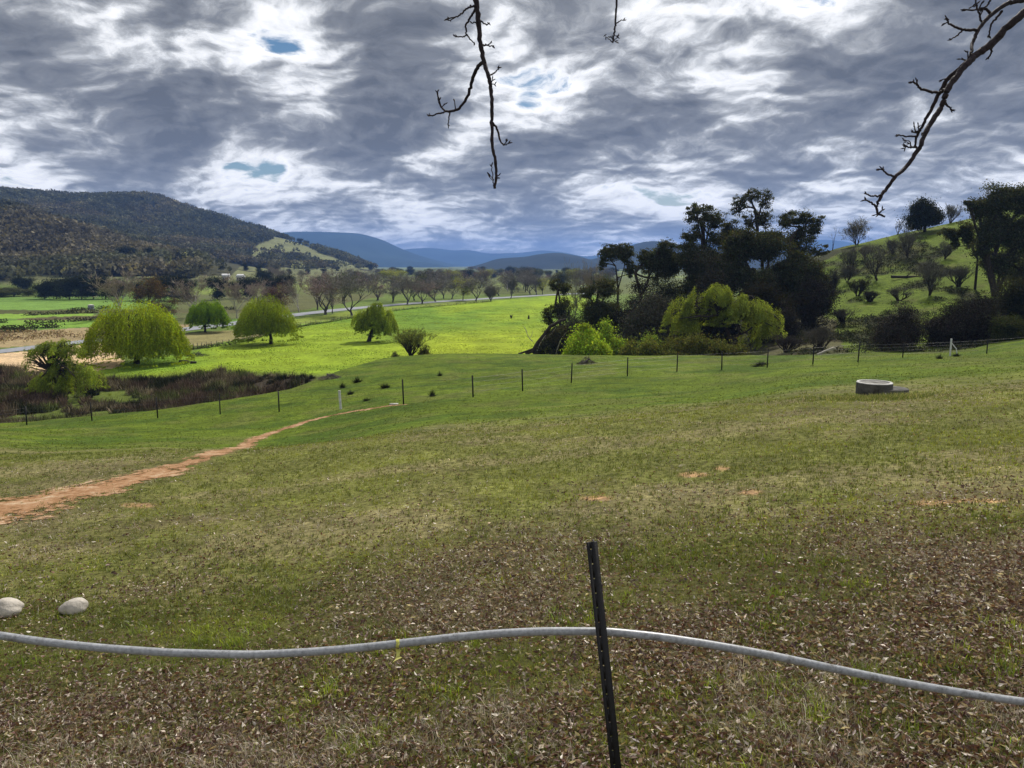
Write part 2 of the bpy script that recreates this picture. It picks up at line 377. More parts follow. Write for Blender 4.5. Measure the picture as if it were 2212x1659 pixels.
def clearing(x, y, px, py):
    n = vn(x, y*.5, 60, 61, 3); n2 = vn(x, y*.6, 25, 62, 2)
    a = inside([(470, 625), (520, 575), (555, 530), (600, 512), (640, 520), (690, 545), (760, 570), (840, 590), (860, 625)], px, py)*((n > .42) | (n2 > .45))
    b = inside([(330, 600), (360, 560), (460, 572), (540, 600), (520, 616)], px, py)*(n > .44)
    d = inside([(70, 625), (80, 580), (130, 560), (190, 590), (150, 625)], px, py)*(n2 > .5)
    e = inside([(640, 540), (500, 500), (470, 480), (520, 480), (700, 530)], px, py)*(n2 > .66)
    k = (py > 596)*(y < 700)*(n2 > .42)
    return np.clip(a*1.+b+d+e+k, 0, 1)
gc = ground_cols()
nA, nY = GZ.shape
idx = np.arange(nA*nY).reshape(nA, nY)
Fq = np.stack([idx[:-1, :-1], idx[1:, :-1], idx[1:, 1:], idx[:-1, 1:]], -1).reshape(-1, 4)
Vg = np.stack([XX, YY, GZ], -1).reshape(-1, 3)
def ground_mat():
    m, N, L = newmat('ground')
    a = N.new('ShaderNodeAttribute'); a.attribute_name = 'col'
    v = objvec(N, L)
    out = a.outputs['Color']
    for sc, lo, hi, dt in ((9., .35, 1.9, 8), (1.1, .62, 1.42, 6), (.12, .75, 1.28, 5)):
        n = nz(N, L, sc, dt, .68, v)
        cr = ramp(N, L, n.outputs['Fac'], [(.28, (lo, lo, lo)), (.72, (hi, hi, hi*.95))])
        out = mulc(N, L, out, cr)
    b = N.new('ShaderNodeBsdfPrincipled'); L.new(out, b.inputs['Base Color'])
    b.inputs['Roughness'].default_value = .95; b.inputs['Specular IOR Level'].default_value = .05
    n = nz(N, L, 14, 8, .7, v); n2 = nz(N, L, 1.6, 6, .65, v)
    ad = N.new('ShaderNodeMath'); ad.operation = 'MULTIPLY_ADD'; ad.inputs[1].default_value = 6.; L.new(n2.outputs['Fac'], ad.inputs[0]); L.new(n.outputs['Fac'], ad.inputs[2])
    bp = N.new('ShaderNodeBump'); bp.inputs['Strength'].default_value = .8; bp.inputs['Distance'].default_value = .05
    L.new(ad.outputs[0], bp.inputs['Height']); L.new(bp.outputs['Normal'], b.inputs['Normal'])
    o = N.new('ShaderNodeOutputMaterial'); L.new(b.outputs[0], o.inputs['Surface']); return m
M['ground'] = ground_mat()
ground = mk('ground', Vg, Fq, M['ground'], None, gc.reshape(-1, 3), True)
tag(ground, kind='structure')
# terrace the photographer stands on, behind and beside the start of the slope
mb = MB(); xs = np.linspace(-45, 45, 31); ys = np.linspace(-45, 1.5, 16)
gx, gy = np.meshgrid(xs, ys, indexing='ij')
gzv = np.where(gy > 1.4, gz(gx, gy*0+1.5), 13.72+0*gx)-.01
ii = np.arange(gx.size).reshape(gx.shape)
mb.add(np.stack([gx, gy, gzv], -1), np.stack([ii[:-1, :-1], ii[1:, :-1], ii[1:, 1:], ii[:-1, 1:]], -1).reshape(-1, 4), (.10, .09, .05))
tag(mb.build('terrace_ground', M['ground']), kind='structure')

# ------------------------------------------------------------------ camera, sun, sky
cam = bpy.data.cameras.new('camera'); cam.sensor_width = 36; cam.lens = 36*FPX/2212
cam.clip_start = .05; cam.clip_end = 60000
co = bpy.data.objects.new('camera', cam); C.objects.link(co)
co.location = (0, 0, CAMZ); co.rotation_euler = (pi/2-TH, 0, 0)
bpy.context.scene.camera = co
SAZ, SEL = radians(24), radians(46)      # azimuth right of forward (+Y), elevation
sd = bpy.data.lights.new('sun', 'SUN'); sd.energy = 4.9; sd.angle = radians(.55); sd.color = (1, .95, .86)
so = bpy.data.objects.new('sun', sd); C.objects.link(so); so.location = (0, 0, 60)
so.rotation_euler = (pi/2-SEL, 0, pi-SAZ)   # lamp shines towards -(sun direction)
from mathutils import Vector
sdir = Vector((sin(SAZ)*cos(SEL), cos(SAZ)*cos(SEL), sin(SEL)))
so.rotation_euler = sdir.to_track_quat('Z', 'Y').to_euler()
sc = bpy.context.scene
sc.view_settings.view_transform = 'Standard'; sc.view_settings.look = 'None'
sc.view_settings.exposure = 0.0; sc.view_settings.gamma = 1
W = bpy.data.worlds.new('World'); sc.world = W; W.use_nodes = True
def world():
    N, L = W.node_tree.nodes, W.node_tree.links; N.clear()
    def math_(op, a, b=None, c=None, clamp=False):
        n = N.new('ShaderNodeMath'); n.operation = op; n.use_clamp = clamp
        for i, q in enumerate((a, b, c)):
            if q is None: continue
            if hasattr(q, 'is_output'): L.new(q, n.inputs[i])
            else: n.inputs[i].default_value = q
        return n.outputs[0]
    tc = N.new('ShaderNodeTexCoord'); sp = N.new('ShaderNodeSeparateXYZ'); L.new(tc.outputs['Generated'], sp.inputs[0])
    z = math_('MAXIMUM', sp.outputs['Z'], 0.0); zz = math_('ADD', z, .27)
    cb = N.new('ShaderNodeCombineXYZ'); L.new(math_('DIVIDE', sp.outputs['X'], zz), cb.inputs[0]); L.new(math_('DIVIDE', sp.outputs['Y'], zz), cb.inputs[1])
    cb.inputs[2].default_value = 3.7
    p = cb.outputs[0]
    wn = nz(N, L, 2.0, 4, .55, p, '2D')
    vm = N.new('ShaderNodeVectorMath'); vm.operation = 'MULTIPLY_ADD'; L.new(wn.outputs['Color'], vm.inputs[0])
    vm.inputs[1].default_value = (.26, .26, 0); L.new(p, vm.inputs[2]); q = vm.outputs[0]
    def off(v, d):
        a = N.new('ShaderNodeVectorMath'); a.operation = 'ADD'; a.inputs[1].default_value = d; L.new(v, a.inputs[0]); return a.outputs[0]
    def billow(v):
        a = nz(N, L, 2.3, 3, .5, v, '2D').outputs['Fac']
        vo = N.new('ShaderNodeTexVoronoi'); vo.feature = 'SMOOTH_F1'; vo.voronoi_dimensions = '2D'; vo.inputs['Scale'].default_value = 5.4; vo.inputs['Smoothness'].default_value = .45
        vo.inputs['Detail'].default_value = 2.; vo.inputs['Roughness'].default_value = .5; vo.normalize = True; L.new(v, vo.inputs['Vector'])
        f = nz(N, L, 11., 7, .64, v, '2D').outputs['Fac']
        t = math_('MULTIPLY_ADD', math_('SUBTRACT', .30, vo.outputs['Distance']), .34, a)
        return math_('MULTIPLY_ADD', math_('SUBTRACT', f, .5), .25, t)
    n1 = billow(q); n2 = billow(off(q, (.01, .028, 0)))
    T = math_('ADD', n1, .0)
    blobs = [(250, 175, 210, .13), (430, 165, 150, .10), (110, 40, 150, .06), (850, 200, 150, .08), (780, 330, 140, .06),
             (1500, 270, 190, .08), (1720, 300, 190, .10), (2080, 160, 190, .12), (1240, 140, 120, .08), (1380, 110, 90, .05), (1750, 150, 70, .05), (300, 480, 200, .04),
             (1000, 480, 260, .04), (330, 55, 90, -.08), (650, 130, 120, -.10), (600, 40, 80, -.07), (50, 220, 75, -.10), (1600, 160, 95, -.13), (1450, 30, 110, -.09),
             (1080, 60, 110, -.06), (1230, 0, 120, .04), (1190, 200, 80, -.08), (1145, 225, 30, -.05), (1010, 275, 60, -.07), (540, 375, 80, -.11), (430, 383, 60, -.07), (640, 380, 50, -.07), (1760, 10, 60, -.06), (2200, 320, 60, -.08), (440, 30, 30, -.06),
             (1580, 470, 60, -.04), (1820, 420, 60, -.09), ('sun', 0, 620, -.12)]
    for bx, by, r, amp in blobs:
        d = np.array(sdir) if bx == 'sun' else P(bx, by, 1.)-np.array([0, 0, CAMZ]); d = d/np.linalg.norm(d)
        dt = N.new('ShaderNodeVectorMath'); dt.operation = 'DOT_PRODUCT'; L.new(tc.outputs['Generated'], dt.inputs[0]); dt.inputs[1].default_value = d
        mr = N.new('ShaderNodeMapRange'); mr.interpolation_type = 'SMOOTHERSTEP'
        mr.inputs['From Min'].default_value = cos(r*1.25/FPX); mr.inputs['From Max'].default_value = 1.
        mr.inputs['To Min'].default_value = 0; mr.inputs['To Max'].default_value = amp
        L.new(dt.outputs['Value'], mr.inputs['Value']); T = math_('ADD', T, mr.outputs[0])
    rel = math_('MULTIPLY', math_('SUBTRACT', n2, n1), .95)
    T2 = math_('SUBTRACT', T, rel)
    ccol = ramp(N, L, T2, [(.28, (1.2, 1.2, 1.2)), (.395, (.94, .95, .96)), (.455, (.66, .675, .69)), (.53, (.41, .42, .43)), (.63, (.235, .245, .258)), (.84, (.13, .138, .15))])
    # the far cloud deck takes the blue of the air
    hz = math_('POWER', math_('SUBTRACT', 1.0, math_('MINIMUM', math_('DIVIDE', z, .20), 1.0)), 1.6)
    mh = N.new('ShaderNodeMix'); mh.data_type = 'RGBA'; L.new(math_('MULTIPLY', hz, .27), mh.inputs[0]); L.new(ccol, mh.inputs[6]); mh.inputs[7].default_value = (.42, .47, .53, 1)
    sky = N.new('ShaderNodeTexSky'); sky.sky_type = 'NISHITA'; sky.sun_disc = False; sky.sun_elevation = SEL; sky.sun_rotation = SAZ
    sky.air_density = 1.0; sky.dust_density = .6
    hs = N.new('ShaderNodeHueSaturation'); hs.inputs['Saturation'].default_value = 1.35; hs.inputs['Hue'].default_value = .495; L.new(sky.outputs[0], hs.inputs['Color'])
    b1 = N.new('ShaderNodeBackground'); L.new(hs.outputs[0], b1.inputs['Color']); b1.inputs['Strength'].default_value = .062
    b2 = N.new('ShaderNodeBackground'); L.new(mh.outputs[2], b2.inputs['Color']); b2.inputs['Strength'].default_value = 1.0
    T = math_('ADD', T, math_('MULTIPLY', hz, .12))
    cov = N.new('ShaderNodeMapRange'); cov.inputs['From Min'].default_value = .235; cov.inputs['From Max'].default_value = .325; cov.interpolation_type = 'SMOOTHSTEP'
    L.new(T, cov.inputs['Value'])
    mx = N.new('ShaderNodeMixShader'); L.new(cov.outputs[0], mx.inputs[0]); L.new(b1.outputs[0], mx.inputs[1]); L.new(b2.outputs[0], mx.inputs[2])
    o = N.new('ShaderNodeOutputWorld'); L.new(mx.outputs[0], o.inputs['Surface'])
world()
W.cycles.sampling_method = 'MANUAL'; W.cycles.sample_map_resolution = 512
sc.cycles.max_bounces = 5; sc.cycles.diffuse_bounces = 3; sc.cycles.transparent_max_bounces = 8; sc.cycles.volume_bounces = 0
sc.cycles.use_denoising = True
sc.cycles.sample_clamp_indirect = 4.

# ------------------------------------------------------------------ vegetation builders (local coordinates, base at 0)
def sway_limbs(mb, base, tips, r0, r1=.03, k=5, bend=.12, up=.05, r=rng, col=None):
    for t in tips:
        q = curve_pts(base, t, 6, bend, up, r); tube(mb, q, np.linspace(r0, r1, 6), k, False, col)
def crown_tree(name, base, boxes, trunk, leafcol, leafsize, nleaf, bark='bark', leafmat='euc', trunk_r=.35, sub=26, subr=.28, asp=.5,
               label=None, cat='tree', group=None, r=None, forks=None, shell=.55, dv=.28, hue=.1, down=.3):
    """boxes: ellipsoid masses [(x,y,z,rx,ry,rz,weight)]; trunk: list of points; leaves gather in small tufts on the masses, limbs reach the tufts"""
    r = r or np.random.default_rng(abs(hash(label)) % 9999 if False else int(1000*abs(base[0])+base[1]) % 99991)
    root = empty(name, base, label, cat, group)
    Vs, Fs, Cs = [], [], []; n0 = 0
    wood = MB(); tr = np.asarray(trunk, float)
    tube(wood, tr, np.linspace(trunk_r, trunk_r*.45, len(tr)), 8, True)
    wsum = sum(b[6] for b in boxes)
    for bx in boxes:
        c = np.array(bx[:3]); rad = np.array(bx[3:6]); m = max(3, int(sub*bx[6]/wsum*len(boxes)/2))
        d = rdir(m, r); rr = shell+(1-shell)*r.random(m)
        cen = c+d*rad*(rr*r.uniform(.62, 1.22, m))[:, None]*(1-subr*.3)
        fork = tr[min(len(tr)-1, max(1, int(len(tr)*.6)))] if forks is None else np.array(forks[r.integers(len(forks))])
        mid = c-np.array([0, 0, rad[2]*.5])
        q = curve_pts(fork, mid, 6, .08, .05, r); tube(wood, q, np.linspace(trunk_r*.5, trunk_r*.25, 6), 6, False)
        sel = r.permutation(m)[:max(3, m*2//3)]
        for s in sel:
            q = curve_pts(mid if r.random() < .7 else q[3], cen[s], 5, .13, .08, r); tube(wood, q, np.linspace(trunk_r*.2, .02, 5), 4, False)
        nl = int(nleaf*bx[6]/wsum)
        w = r.uniform(.15, 1.5, m); w /= w.sum()
        k = r.choice(m, nl, p=w)
        sr = (rad.mean()*subr*r.uniform(.6, 1.5, m))[k]
        off = r.normal(0, .74, (nl, 3))*sr[:, None]*np.array([1.25, 1.25, .72])
        pos = cen[k]+off
        stray = r.random(nl) < .09
        pos[stray] = (c+rdir(nl, r)*rad*(r.random(nl)**.4)[:, None]*1.03)[stray]
        Vv, F = cards(pos, leafsize, asp, down, r)
        tint = np.exp(r.normal(0, .16, m))[k]
        cc = np.asarray(leafcol)[None]*tint[:, None]*np.exp(r.normal(0, dv, (nl, 1)))*np.exp(r.normal(0, hue, (nl, 3)))
        Vs.append(Vv); Fs.append(F+n0); n0 += len(Vv); Cs.append(np.repeat(cc, 4, 0))
    wood.build('trunk', M[bark], root, True)
    mk('foliage', np.concatenate(Vs), np.concatenate(Fs), M[leafmat], root, np.concatenate(Cs))
    return root
def willow(name, base, domes, trunk, leafcol, nstr, leafsize=.34, trunk_r=.45, label=None, group=None, sway=.5, r=None, floor=.3, tail=1., limbs=None):
    """domes: [(x,y,ztop,rx,ry,zbot)]: strands spring from the dome and hang to its hem"""
    r = r or np.random.default_rng(int(1000*abs(base[0])+base[1]) % 99991)
    root = empty(name, base, label, 'tree', group); wood = MB(); tr = np.asarray(trunk, float)
    tube(wood, tr, np.linspace(trunk_r, trunk_r*.6, len(tr)), 8, True)
    pos_all, dir_all, tint_all = [], [], []
    wd = np.array([d[3]*d[4] for d in domes]); wd = wd/wd.sum()
    for d, w in zip(domes, wd):
        x0, y0, zt, rx, ry, zb = d; H = zt-zb; n = int(nstr*w)
        for _ in range(16):
            th = r.uniform(0, 2*pi); rr = r.uniform(.3, .85)
            tip = np.array([x0+rx*rr*cos(th), y0+ry*rr*sin(th), zb+H*(1-rr**2)*.8+.05*H])
            q = curve_pts(tr[-1], tip, 7, .1, .16, r); tube(wood, q, np.linspace(trunk_r*.42, .04, 7), 5, False)
        nbn = max(18, n//34); bi = r.integers(0, nbn, n); thb = r.uniform(0, 2*pi, nbn); rb = np.sqrt(r.random(nbn)); hb = r.uniform(.82, 1.05, nbn); lb_ = r.uniform(.45, 1.25, nbn)
        bxx = rb*np.cos(thb); byy = rb*np.sin(thb); ux = bxx[bi]+r.normal(0, .12, n); uy = byy[bi]+r.normal(0, .12, n); th = np.arctan2(uy, ux); rr = np.minimum(np.hypot(ux, uy), 1.08)
        lump = .86+.26*vn(np.cos(th)*3+7, np.sin(th)*3+rr*4, 1., int(x0*10) % 50+3, 2)
        sx = x0+rx*rr*np.cos(th)*lump; sy = y0+ry*rr*np.sin(th)*lump
        top = zb+H*np.sqrt(np.clip(1-(rr*.93)**2.7, 0, 1))*(.84+.28*vn(sx, sy, rx*.3, 9, 3))
        top = zb+(top-zb)*hb[bi]*r.uniform(.93, 1.03, n)
        start = zb+(top-zb)*np.where(r.random(n) < .6, 1., r.uniform(.35, 1., n))
        end = zb+(H*.30)*vn(sx, sy, rx*.3, 15, 2)*tail+r.uniform(0, .18, n)*H
        ln = np.minimum(start-end, H*r.uniform(.25, .7, n)*lb_[bi]); ln = np.maximum(ln, .3)
        steps = 15
        t = (np.arange(steps)[None]+r.random((n, steps)))/steps
        outw = np.stack([np.cos(th), np.sin(th)], 1)
        bulge = (np.sin(np.minimum(t*2.2, 1.57))*.10)*min(rx, ry)
        px_ = sx[:, None]+outw[:, :1]*bulge+r.normal(0, .10, (n, steps)); py_ = sy[:, None]+outw[:, 1:]*bulge+r.normal(0, .10, (n, steps))
        wind = (t**1.5)*sway*.4
        pz_ = start[:, None]-t*ln[:, None]+.25*np.sin(t*3)*0
        pos_all.append(np.stack([px_-wind, py_, pz_], -1).reshape(-1, 3))
        dd = np.stack([outw[:, :1]*(.9-t), outw[:, 1:]*(.9-t), -(.25+t)], -1).reshape(-1, 3)
        dir_all.append(dd); tint_all.append(np.repeat(np.exp(r.normal(0, .14, n))*np.exp(r.normal(0, .2, nbn))[bi], steps))
    for l in (limbs or []):
        tube(wood, curve_pts(l[0], l[1], 7, .08, .1, r), np.linspace(l[2], l[2]*.4, 7), 6, False)
    wood.build('trunk', M['bark'], root, True)
    pos = np.concatenate(pos_all); dirs = np.concatenate(dir_all); ti = np.concatenate(tint_all)
    keep = pos[:, 2] > floor; pos, dirs, ti = pos[keep], dirs[keep], ti[keep]
    Vv, F = cards(pos, leafsize, .38, .25, r, dirs)
    cc = np.asarray(leafcol)[None]*ti[:, None]*np.exp(r.normal(0, .18, (len(pos), 1)))*np.exp(r.normal(0, .06, (len(pos), 3)))
    mk('foliage', Vv, F, M['leaf'], root, np.repeat(cc, 4, 0))
    return root
def branching(H, Wd, r, stems=1, trunkfrac=.25, levels=5, kids=(3, 4), spread=.55, upb=.18, tw=.02, r0=.22, ribbon=.05, rib_n=1, fan=.25, curl=.1):
    """bare tree: returns wood MB (limbs) and twig MB (thin ribbons)"""
    wood, twp = MB(), []
    segs = []
    for s in range(stems):
        th = r.uniform(0, 2*pi); lean = fan if stems > 1 else .06
        d = np.array([cos(th)*lean*r.uniform(.4, 1.3), sin(th)*lean*r.uniform(.4, 1.3), 1.]); d /= np.linalg.norm(d)
        p0 = np.array([cos(th)*.15*(stems > 1), sin(th)*.15*(stems > 1), 0.]); L = H*trunkfrac*r.uniform(.8, 1.2)
        segs.append((p0, d, L, r0*(1 if stems == 1 else .6), 0))
    out = []
    while segs:
        p, d, L, rad, lv = segs.pop()
        n = 5 if lv < 2 else 3
        pts = [p]; dd = d.copy()
        for i in range(n-1):
            dd = dd+r.normal(0, curl, 3)+np.array([0, 0, upb*.25]); dd /= np.linalg.norm(dd); pts.append(pts[-1]+dd*L/(n-1))
        pts = np.array(pts)
        if lv < 3: tube(wood, pts, np.linspace(rad, rad*.62, n), 6 if lv == 0 else 4, lv == 0)
        else: twp.append((pts, rad))
        if lv < levels:
            for k in range(r.integers(kids[0], kids[1]+1)):
                nd = dd+rdir(1, r)[0]*spread*(1+.15*lv)+np.array([0, 0, upb]); nd /= np.linalg.norm(nd)
                at = pts[-1] if (k < 2 and lv > 0 or k < 1) else pts[r.integers(max(1, n//2-(lv > 0)), n)]
                segs.append((at, nd, L*r.uniform(.52, .86) if lv else H*r.uniform(.26, .42), max(rad*.56, tw), lv+1))
    P0 = np.concatenate([a[0][:-1] for a in twp]); P1 = np.concatenate([a[0][1:] for a in twp]); R = np.concatenate([np.full(len(a[0])-1, a[1]) for a in twp])
    # fit to the wanted height and width
    allp = np.concatenate([np.concatenate(wood.V), P1]); sx = Wd/2/np.percentile(np.abs(allp[:, :2]).max(1), 98); sz = H/np.percentile(allp[:, 2], 99.7)
    S = np.array([sx, sx, sz]); base_keep = None
    wood.V = [v*S for v in wood.V]
    P0, P1 = P0*S, P1*S
    side = np.cross(P1-P0, rdir(len(P0), r)); side /= np.linalg.norm(side, axis=1)[:, None]+1e-9
    w = (np.maximum(ribbon, R)*.5)[:, None]*side
    V4 = np.stack([P0-w, P0+w, P1+w*.6, P1-w*.6], 1).reshape(-1, 3)
    return wood, V4, np.arange(len(V4)).reshape(-1, 4), P1
def bare_tree(name, base, H, Wd, col, bark='greybark', label=None, group=None, r=None, leaf=None, nleaf=0, leafsize=.25, cat='tree', **kw):
    r = r or np.random.default_rng(int(1000*abs(base[0])+base[1]) % 99991)
    wood, V4, F4, tips = branching(H, Wd, r, **kw)
    root = empty(name, base, label, cat, group)
    wood.build('trunk', M[bark], root, True)
    n = len(F4); Vv, F = V4, F4; cc = vary(n, col, .2, .05, r)
    if nleaf:
        k = r.integers(0, len(tips), nleaf)
        lv, lf = cards(tips[k]+r.normal(0, .12, (nleaf, 3)), leafsize, .5, 0, r)
        Vv = np.vstack([V4, lv]); F = np.vstack([F4, lf+4*n]); cc = np.vstack([cc, vary(nleaf, leaf, .25, .08, r)])
    mk('crown' if cat == 'tree' else 'twigs', Vv, F, M['twig'] if not nleaf else M['euc'], root, cc)
    return root
def boxdims(x0, x1, yt, yb, base, Y, pybase):
    """size in metres of a crown seen in the box, relative to the base"""
    a = P(x0, yb, Y)-base; b = P(x1, yt, Y)-base
    return (a[0]+b[0])/2, (b[0]-a[0])/2, b[2], a[2]

# ================================================================== THINGS
# ---- the willows in the paddock
def place(px, py=None, Y=None, y0=70):
    if py is not None and Y is None: return hit(px, py, y0)
    return gp(px, Y, py or 700)
LIME = (.20, .29, .022)
b = place(295, 786); cx, hw, zt, zb = boxdims(193, 396, 648, 778, b, b[1], 786)
willow('willow_tree', b, [(cx, 0, zt*1.0, hw*.86, hw*.85, .5), (cx-hw*.42, -1, zt*.82, hw*.52, hw*.6, .4), (cx+hw*.42, 0, zt*.86, hw*.52, hw*.6, .4)],
       [(0, 0, -.2), (.15, 0, 1.), (.1, 0, 2.2)], (.235, .30, .02), 4600, .30, .55, 'broad yellow-green willow with a low dome crown, largest of the paddock willows', 'willows standing in the paddock', tail=.45, limbs=[((0, 0, 1), (2.2, 1, 4.5), .4), ((0, 0, 1), (-2.2, .5, 4.2), .38)])
b = place(585, 743); cx, hw, zt, zb = boxdims(511, 640, 638, 736, b, b[1], 743)
willow('willow_tree', b, [(cx, 0, zt, hw*.9, hw*.9, 1.5), (cx-hw*.25, 0, zt*.86, hw*.72, hw*.8, 1.2), (cx+hw*.27, 0, zt*.88, hw*.70, hw*.8, 1.3), (cx+hw*.05, -1, zt*.7, hw*.85, hw*.7, 1.2)],
       [(0, 0, -.2), (.1, 0, 1.2), (-.1, 0, 2.4)], (.19, .25, .022), 3800, .28, .4, 'round olive-green willow on a short trunk, second large willow from the left', 'willows standing in the paddock', tail=.6)
b = place(798, 738); cx, hw, zt, zb = boxdims(763, 860, 652, 735, b, b[1], 738)
willow('willow_tree', b, [(cx-hw*.45, 0, zt*.84, hw*.55, hw*.7, 1.9), (cx+hw*.12, 0, zt, hw*.52, hw*.6, 3.4), (cx+hw*.46, -.5, zt*.80, hw*.52, hw*.6, 1.2), (cx, .5, zt*.86, hw*.7, hw*.6, 2.2), (cx-hw*.1, -.6, zt*.7, hw*.75, hw*.5, 1.9)],
       [(-.2, 0, -.2), (.3, 0, 1.4), (.9, 0, 3.2)], (.20, .26, .035), 3600, .28, .48, 'lopsided willow with a peaked top and thick dark leaning trunk', 'willows standing in the paddock', tail=.5)
b = place(443, 718); cx, hw, zt, zb = boxdims(409, 489, 648, 712, b, b[1], 718)
willow('willow_tree', b, [(cx, 0, zt, hw, hw, 1.1), (cx, 0, zt*.95, hw*.75, hw*.75, 1.4)],
       [(0, 0, -.2), (.1, 0, 1.2), (.1, 0, 2.0)], (.13, .22, .022), 2600, .34, .3, 'small weeping willow with curtain-like strands in front of the road', 'willows standing in the paddock', tail=.6, limbs=[((0, 0, 1.2), (-1.6, 0, 4), .22), ((0, 0, 1.2), (1.7, 0, 4.2), .2)])
b = place(131, 862, y0=75); cx, hw, zt, zb = boxdims(48, 212, 728, 850, b, b[1], 862)
r = np.random.default_rng(5)
wt = willow('willow_tree', b, [(cx+hw*.5, 0, zt*.60, hw*.55, 2.6, .6), (cx-hw*.35, .5, zt*.46, hw*.45, 2.2, .6), (cx+hw*.12, .3, zt*.72, hw*.4, 2., zt*.3), (cx-hw*.25, 0, zt*.95, hw*.42, 2., zt*.62), (cx+hw*.22, 0, zt*1.0, hw*.40, 2., zt*.66), (cx-hw*.75, 0, zt*.88, hw*.16, .5, zt*.4)],
       [(0, 0, -.2), (-.1, 0, 1.2), (-.5, 0, 2.6), (-.9, 0, 3.6)], (.20, .26, .045), 2100, .20, .24, 'sparse crooked willow with open limbs standing in the dark reeds', 'willows standing in the paddock',
       limbs=[((-.8, 0, 3.4), (-.2, 0, 6.4), .16), ((-.8, 0, 3.4), (-2.3, 0, 5.8), .15), ((0, 0, 1), (1.6, 0, 3.6), .2), ((-.6, 0, 3), (.9, 0, 5.9), .12), ((-2.3, 0, 5.8), (-4.2, 0, 5.9), .07), ((-.3, 0, 6.2), (1.4, 0, 6.4), .07)])

# ---- grove on the right of the paddock
# big spreading weeping willow
b = place(1584, 737, Y=100); q = lambda px, py, Y=100.: P(px, py, Y)-b
def dome(x0, x1, yt, yb, Y=100., dep=.8, dy=0.):
    a = P(x0, yb, Y)-b; c = P(x1, yt, Y)-b; rx = (c[0]-a[0])/2
    return ((a[0]+c[0])/2, dy, c[2], rx, rx*dep, a[2])
willow('willow_tree', b, [dome(1434, 1500, 640, 712), dome(1475, 1545, 626, 700, dep=1), dome(1512, 1585, 609, 672, dep=1.), dome(1556, 1625, 634, 690, dep=1.1, dy=-.5), dome(1590, 1670, 642, 706, dep=.9, dy=-.5), dome(1640, 1700, 664, 744, dep=1, dy=0), dome(1455, 1520, 655, 735, dep=1.2, dy=1), dome(1535, 1600, 652, 700, dep=1, dy=1), dome(1600, 1650, 672, 762, dep=.7, dy=1.)],
       [q(1584, 770)*[1, 0, 0]+[0, 0, -.2], q(1580, 735), q(1567, 705), q(1556, 680)], (.205, .255, .05), 3900, .20, .36, 'spreading weeping willow with twisted dark limbs below the tall gum trees', None, floor=-.2,
       limbs=[(q(1567, 705), q(1530, 655), .2), (q(1582, 735), q(1600, 722), .26), (q(1600, 722), q(1592, 700), .2), (q(1592, 700), q(1612, 672), .17), (q(1600, 722), q(1640, 690), .16), (q(1556, 680), q(1540, 630), .17)])
def bush(name, x0, x1, yt, yb, Y, col, n, ls, label, mat='leaf', cat='bush', group=None, dep=.7, k=6, twig=None, bark='bark', down=.2, sub=20, subr=.3, lumps=None):
    b = gp((x0+x1)/2, Y, yb); r = np.random.default_rng(int(x0*7+yt))
    a = P(x0, yb, Y)-b; c = P(x1, yt, Y)-b
    bot = min(a[2], 0.1); W2 = (c[0]-a[0])/2; H = c[2]-bot
    bx = []
    if lumps: 
        for (u, w, h) in lumps: bx.append((W2*u, r.uniform(-.2, .2)*W2, bot+H*h*.5, W2*w, W2*w*dep+.3, H*h*.5, w*h))
    else:
        for i in range(k):
            u = r.uniform(-.62, .62); h = r.uniform(.65, 1.0)*(1-.35*u*u)
            bx.append((W2*u, r.uniform(-.35, .35)*W2*dep, bot+H*h*.5, W2*r.uniform(.34, .5), W2*.45*dep+.3, H*h*.5, 1.))
    return crown_tree(name, b, bx, [(0, 0, min(-.2, bot)), (.1, 0, bot+H*.2), (0, .1, bot+H*.35)], col, ls, n, bark, mat, max(.06, H*.03), sub=sub, subr=subr, label=label, cat=cat, group=group, r=r, down=down, shell=.4)
bush('willow_bush', 1216, 1320, 696, 772, 97, (.26, .36, .045), 15000, .26, 'bright lime-green willow bush, lowest and brightest at the left foot of the grove', lumps=[(-.35, .5, 1.), (.1, .5, .85), (.55, .45, .62), (-.7, .3, .55), (.85, .3, .4)], down=.9)
bush('willow_bush', 1280, 1350, 680, 745, 103, (.20, .29, .045), 8000, .26, 'lime-green willow bush standing just behind the brightest one', lumps=[(-.2, .55, 1.), (.4, .55, .8), (-.65, .35, .6)], down=.9)
bush('bush', 1337, 1425, 714, 772, 96, (.13, .15, .045), 11000, .24, 'olive willow thicket between the lime bush and the spreading willow', down=.9)
bush('bush', 1408, 1600, 706, 774, 92, (.085, .095, .035), 24000, .22, 'grey-olive leafy thicket under the left side of the spreading willow', k=10, down=.6)
bush('bush', 1375, 1436, 700, 765, 99, (.14, .20, .045), 6000, .24, 'small mid-green bush rising behind the olive thicket', down=.8)

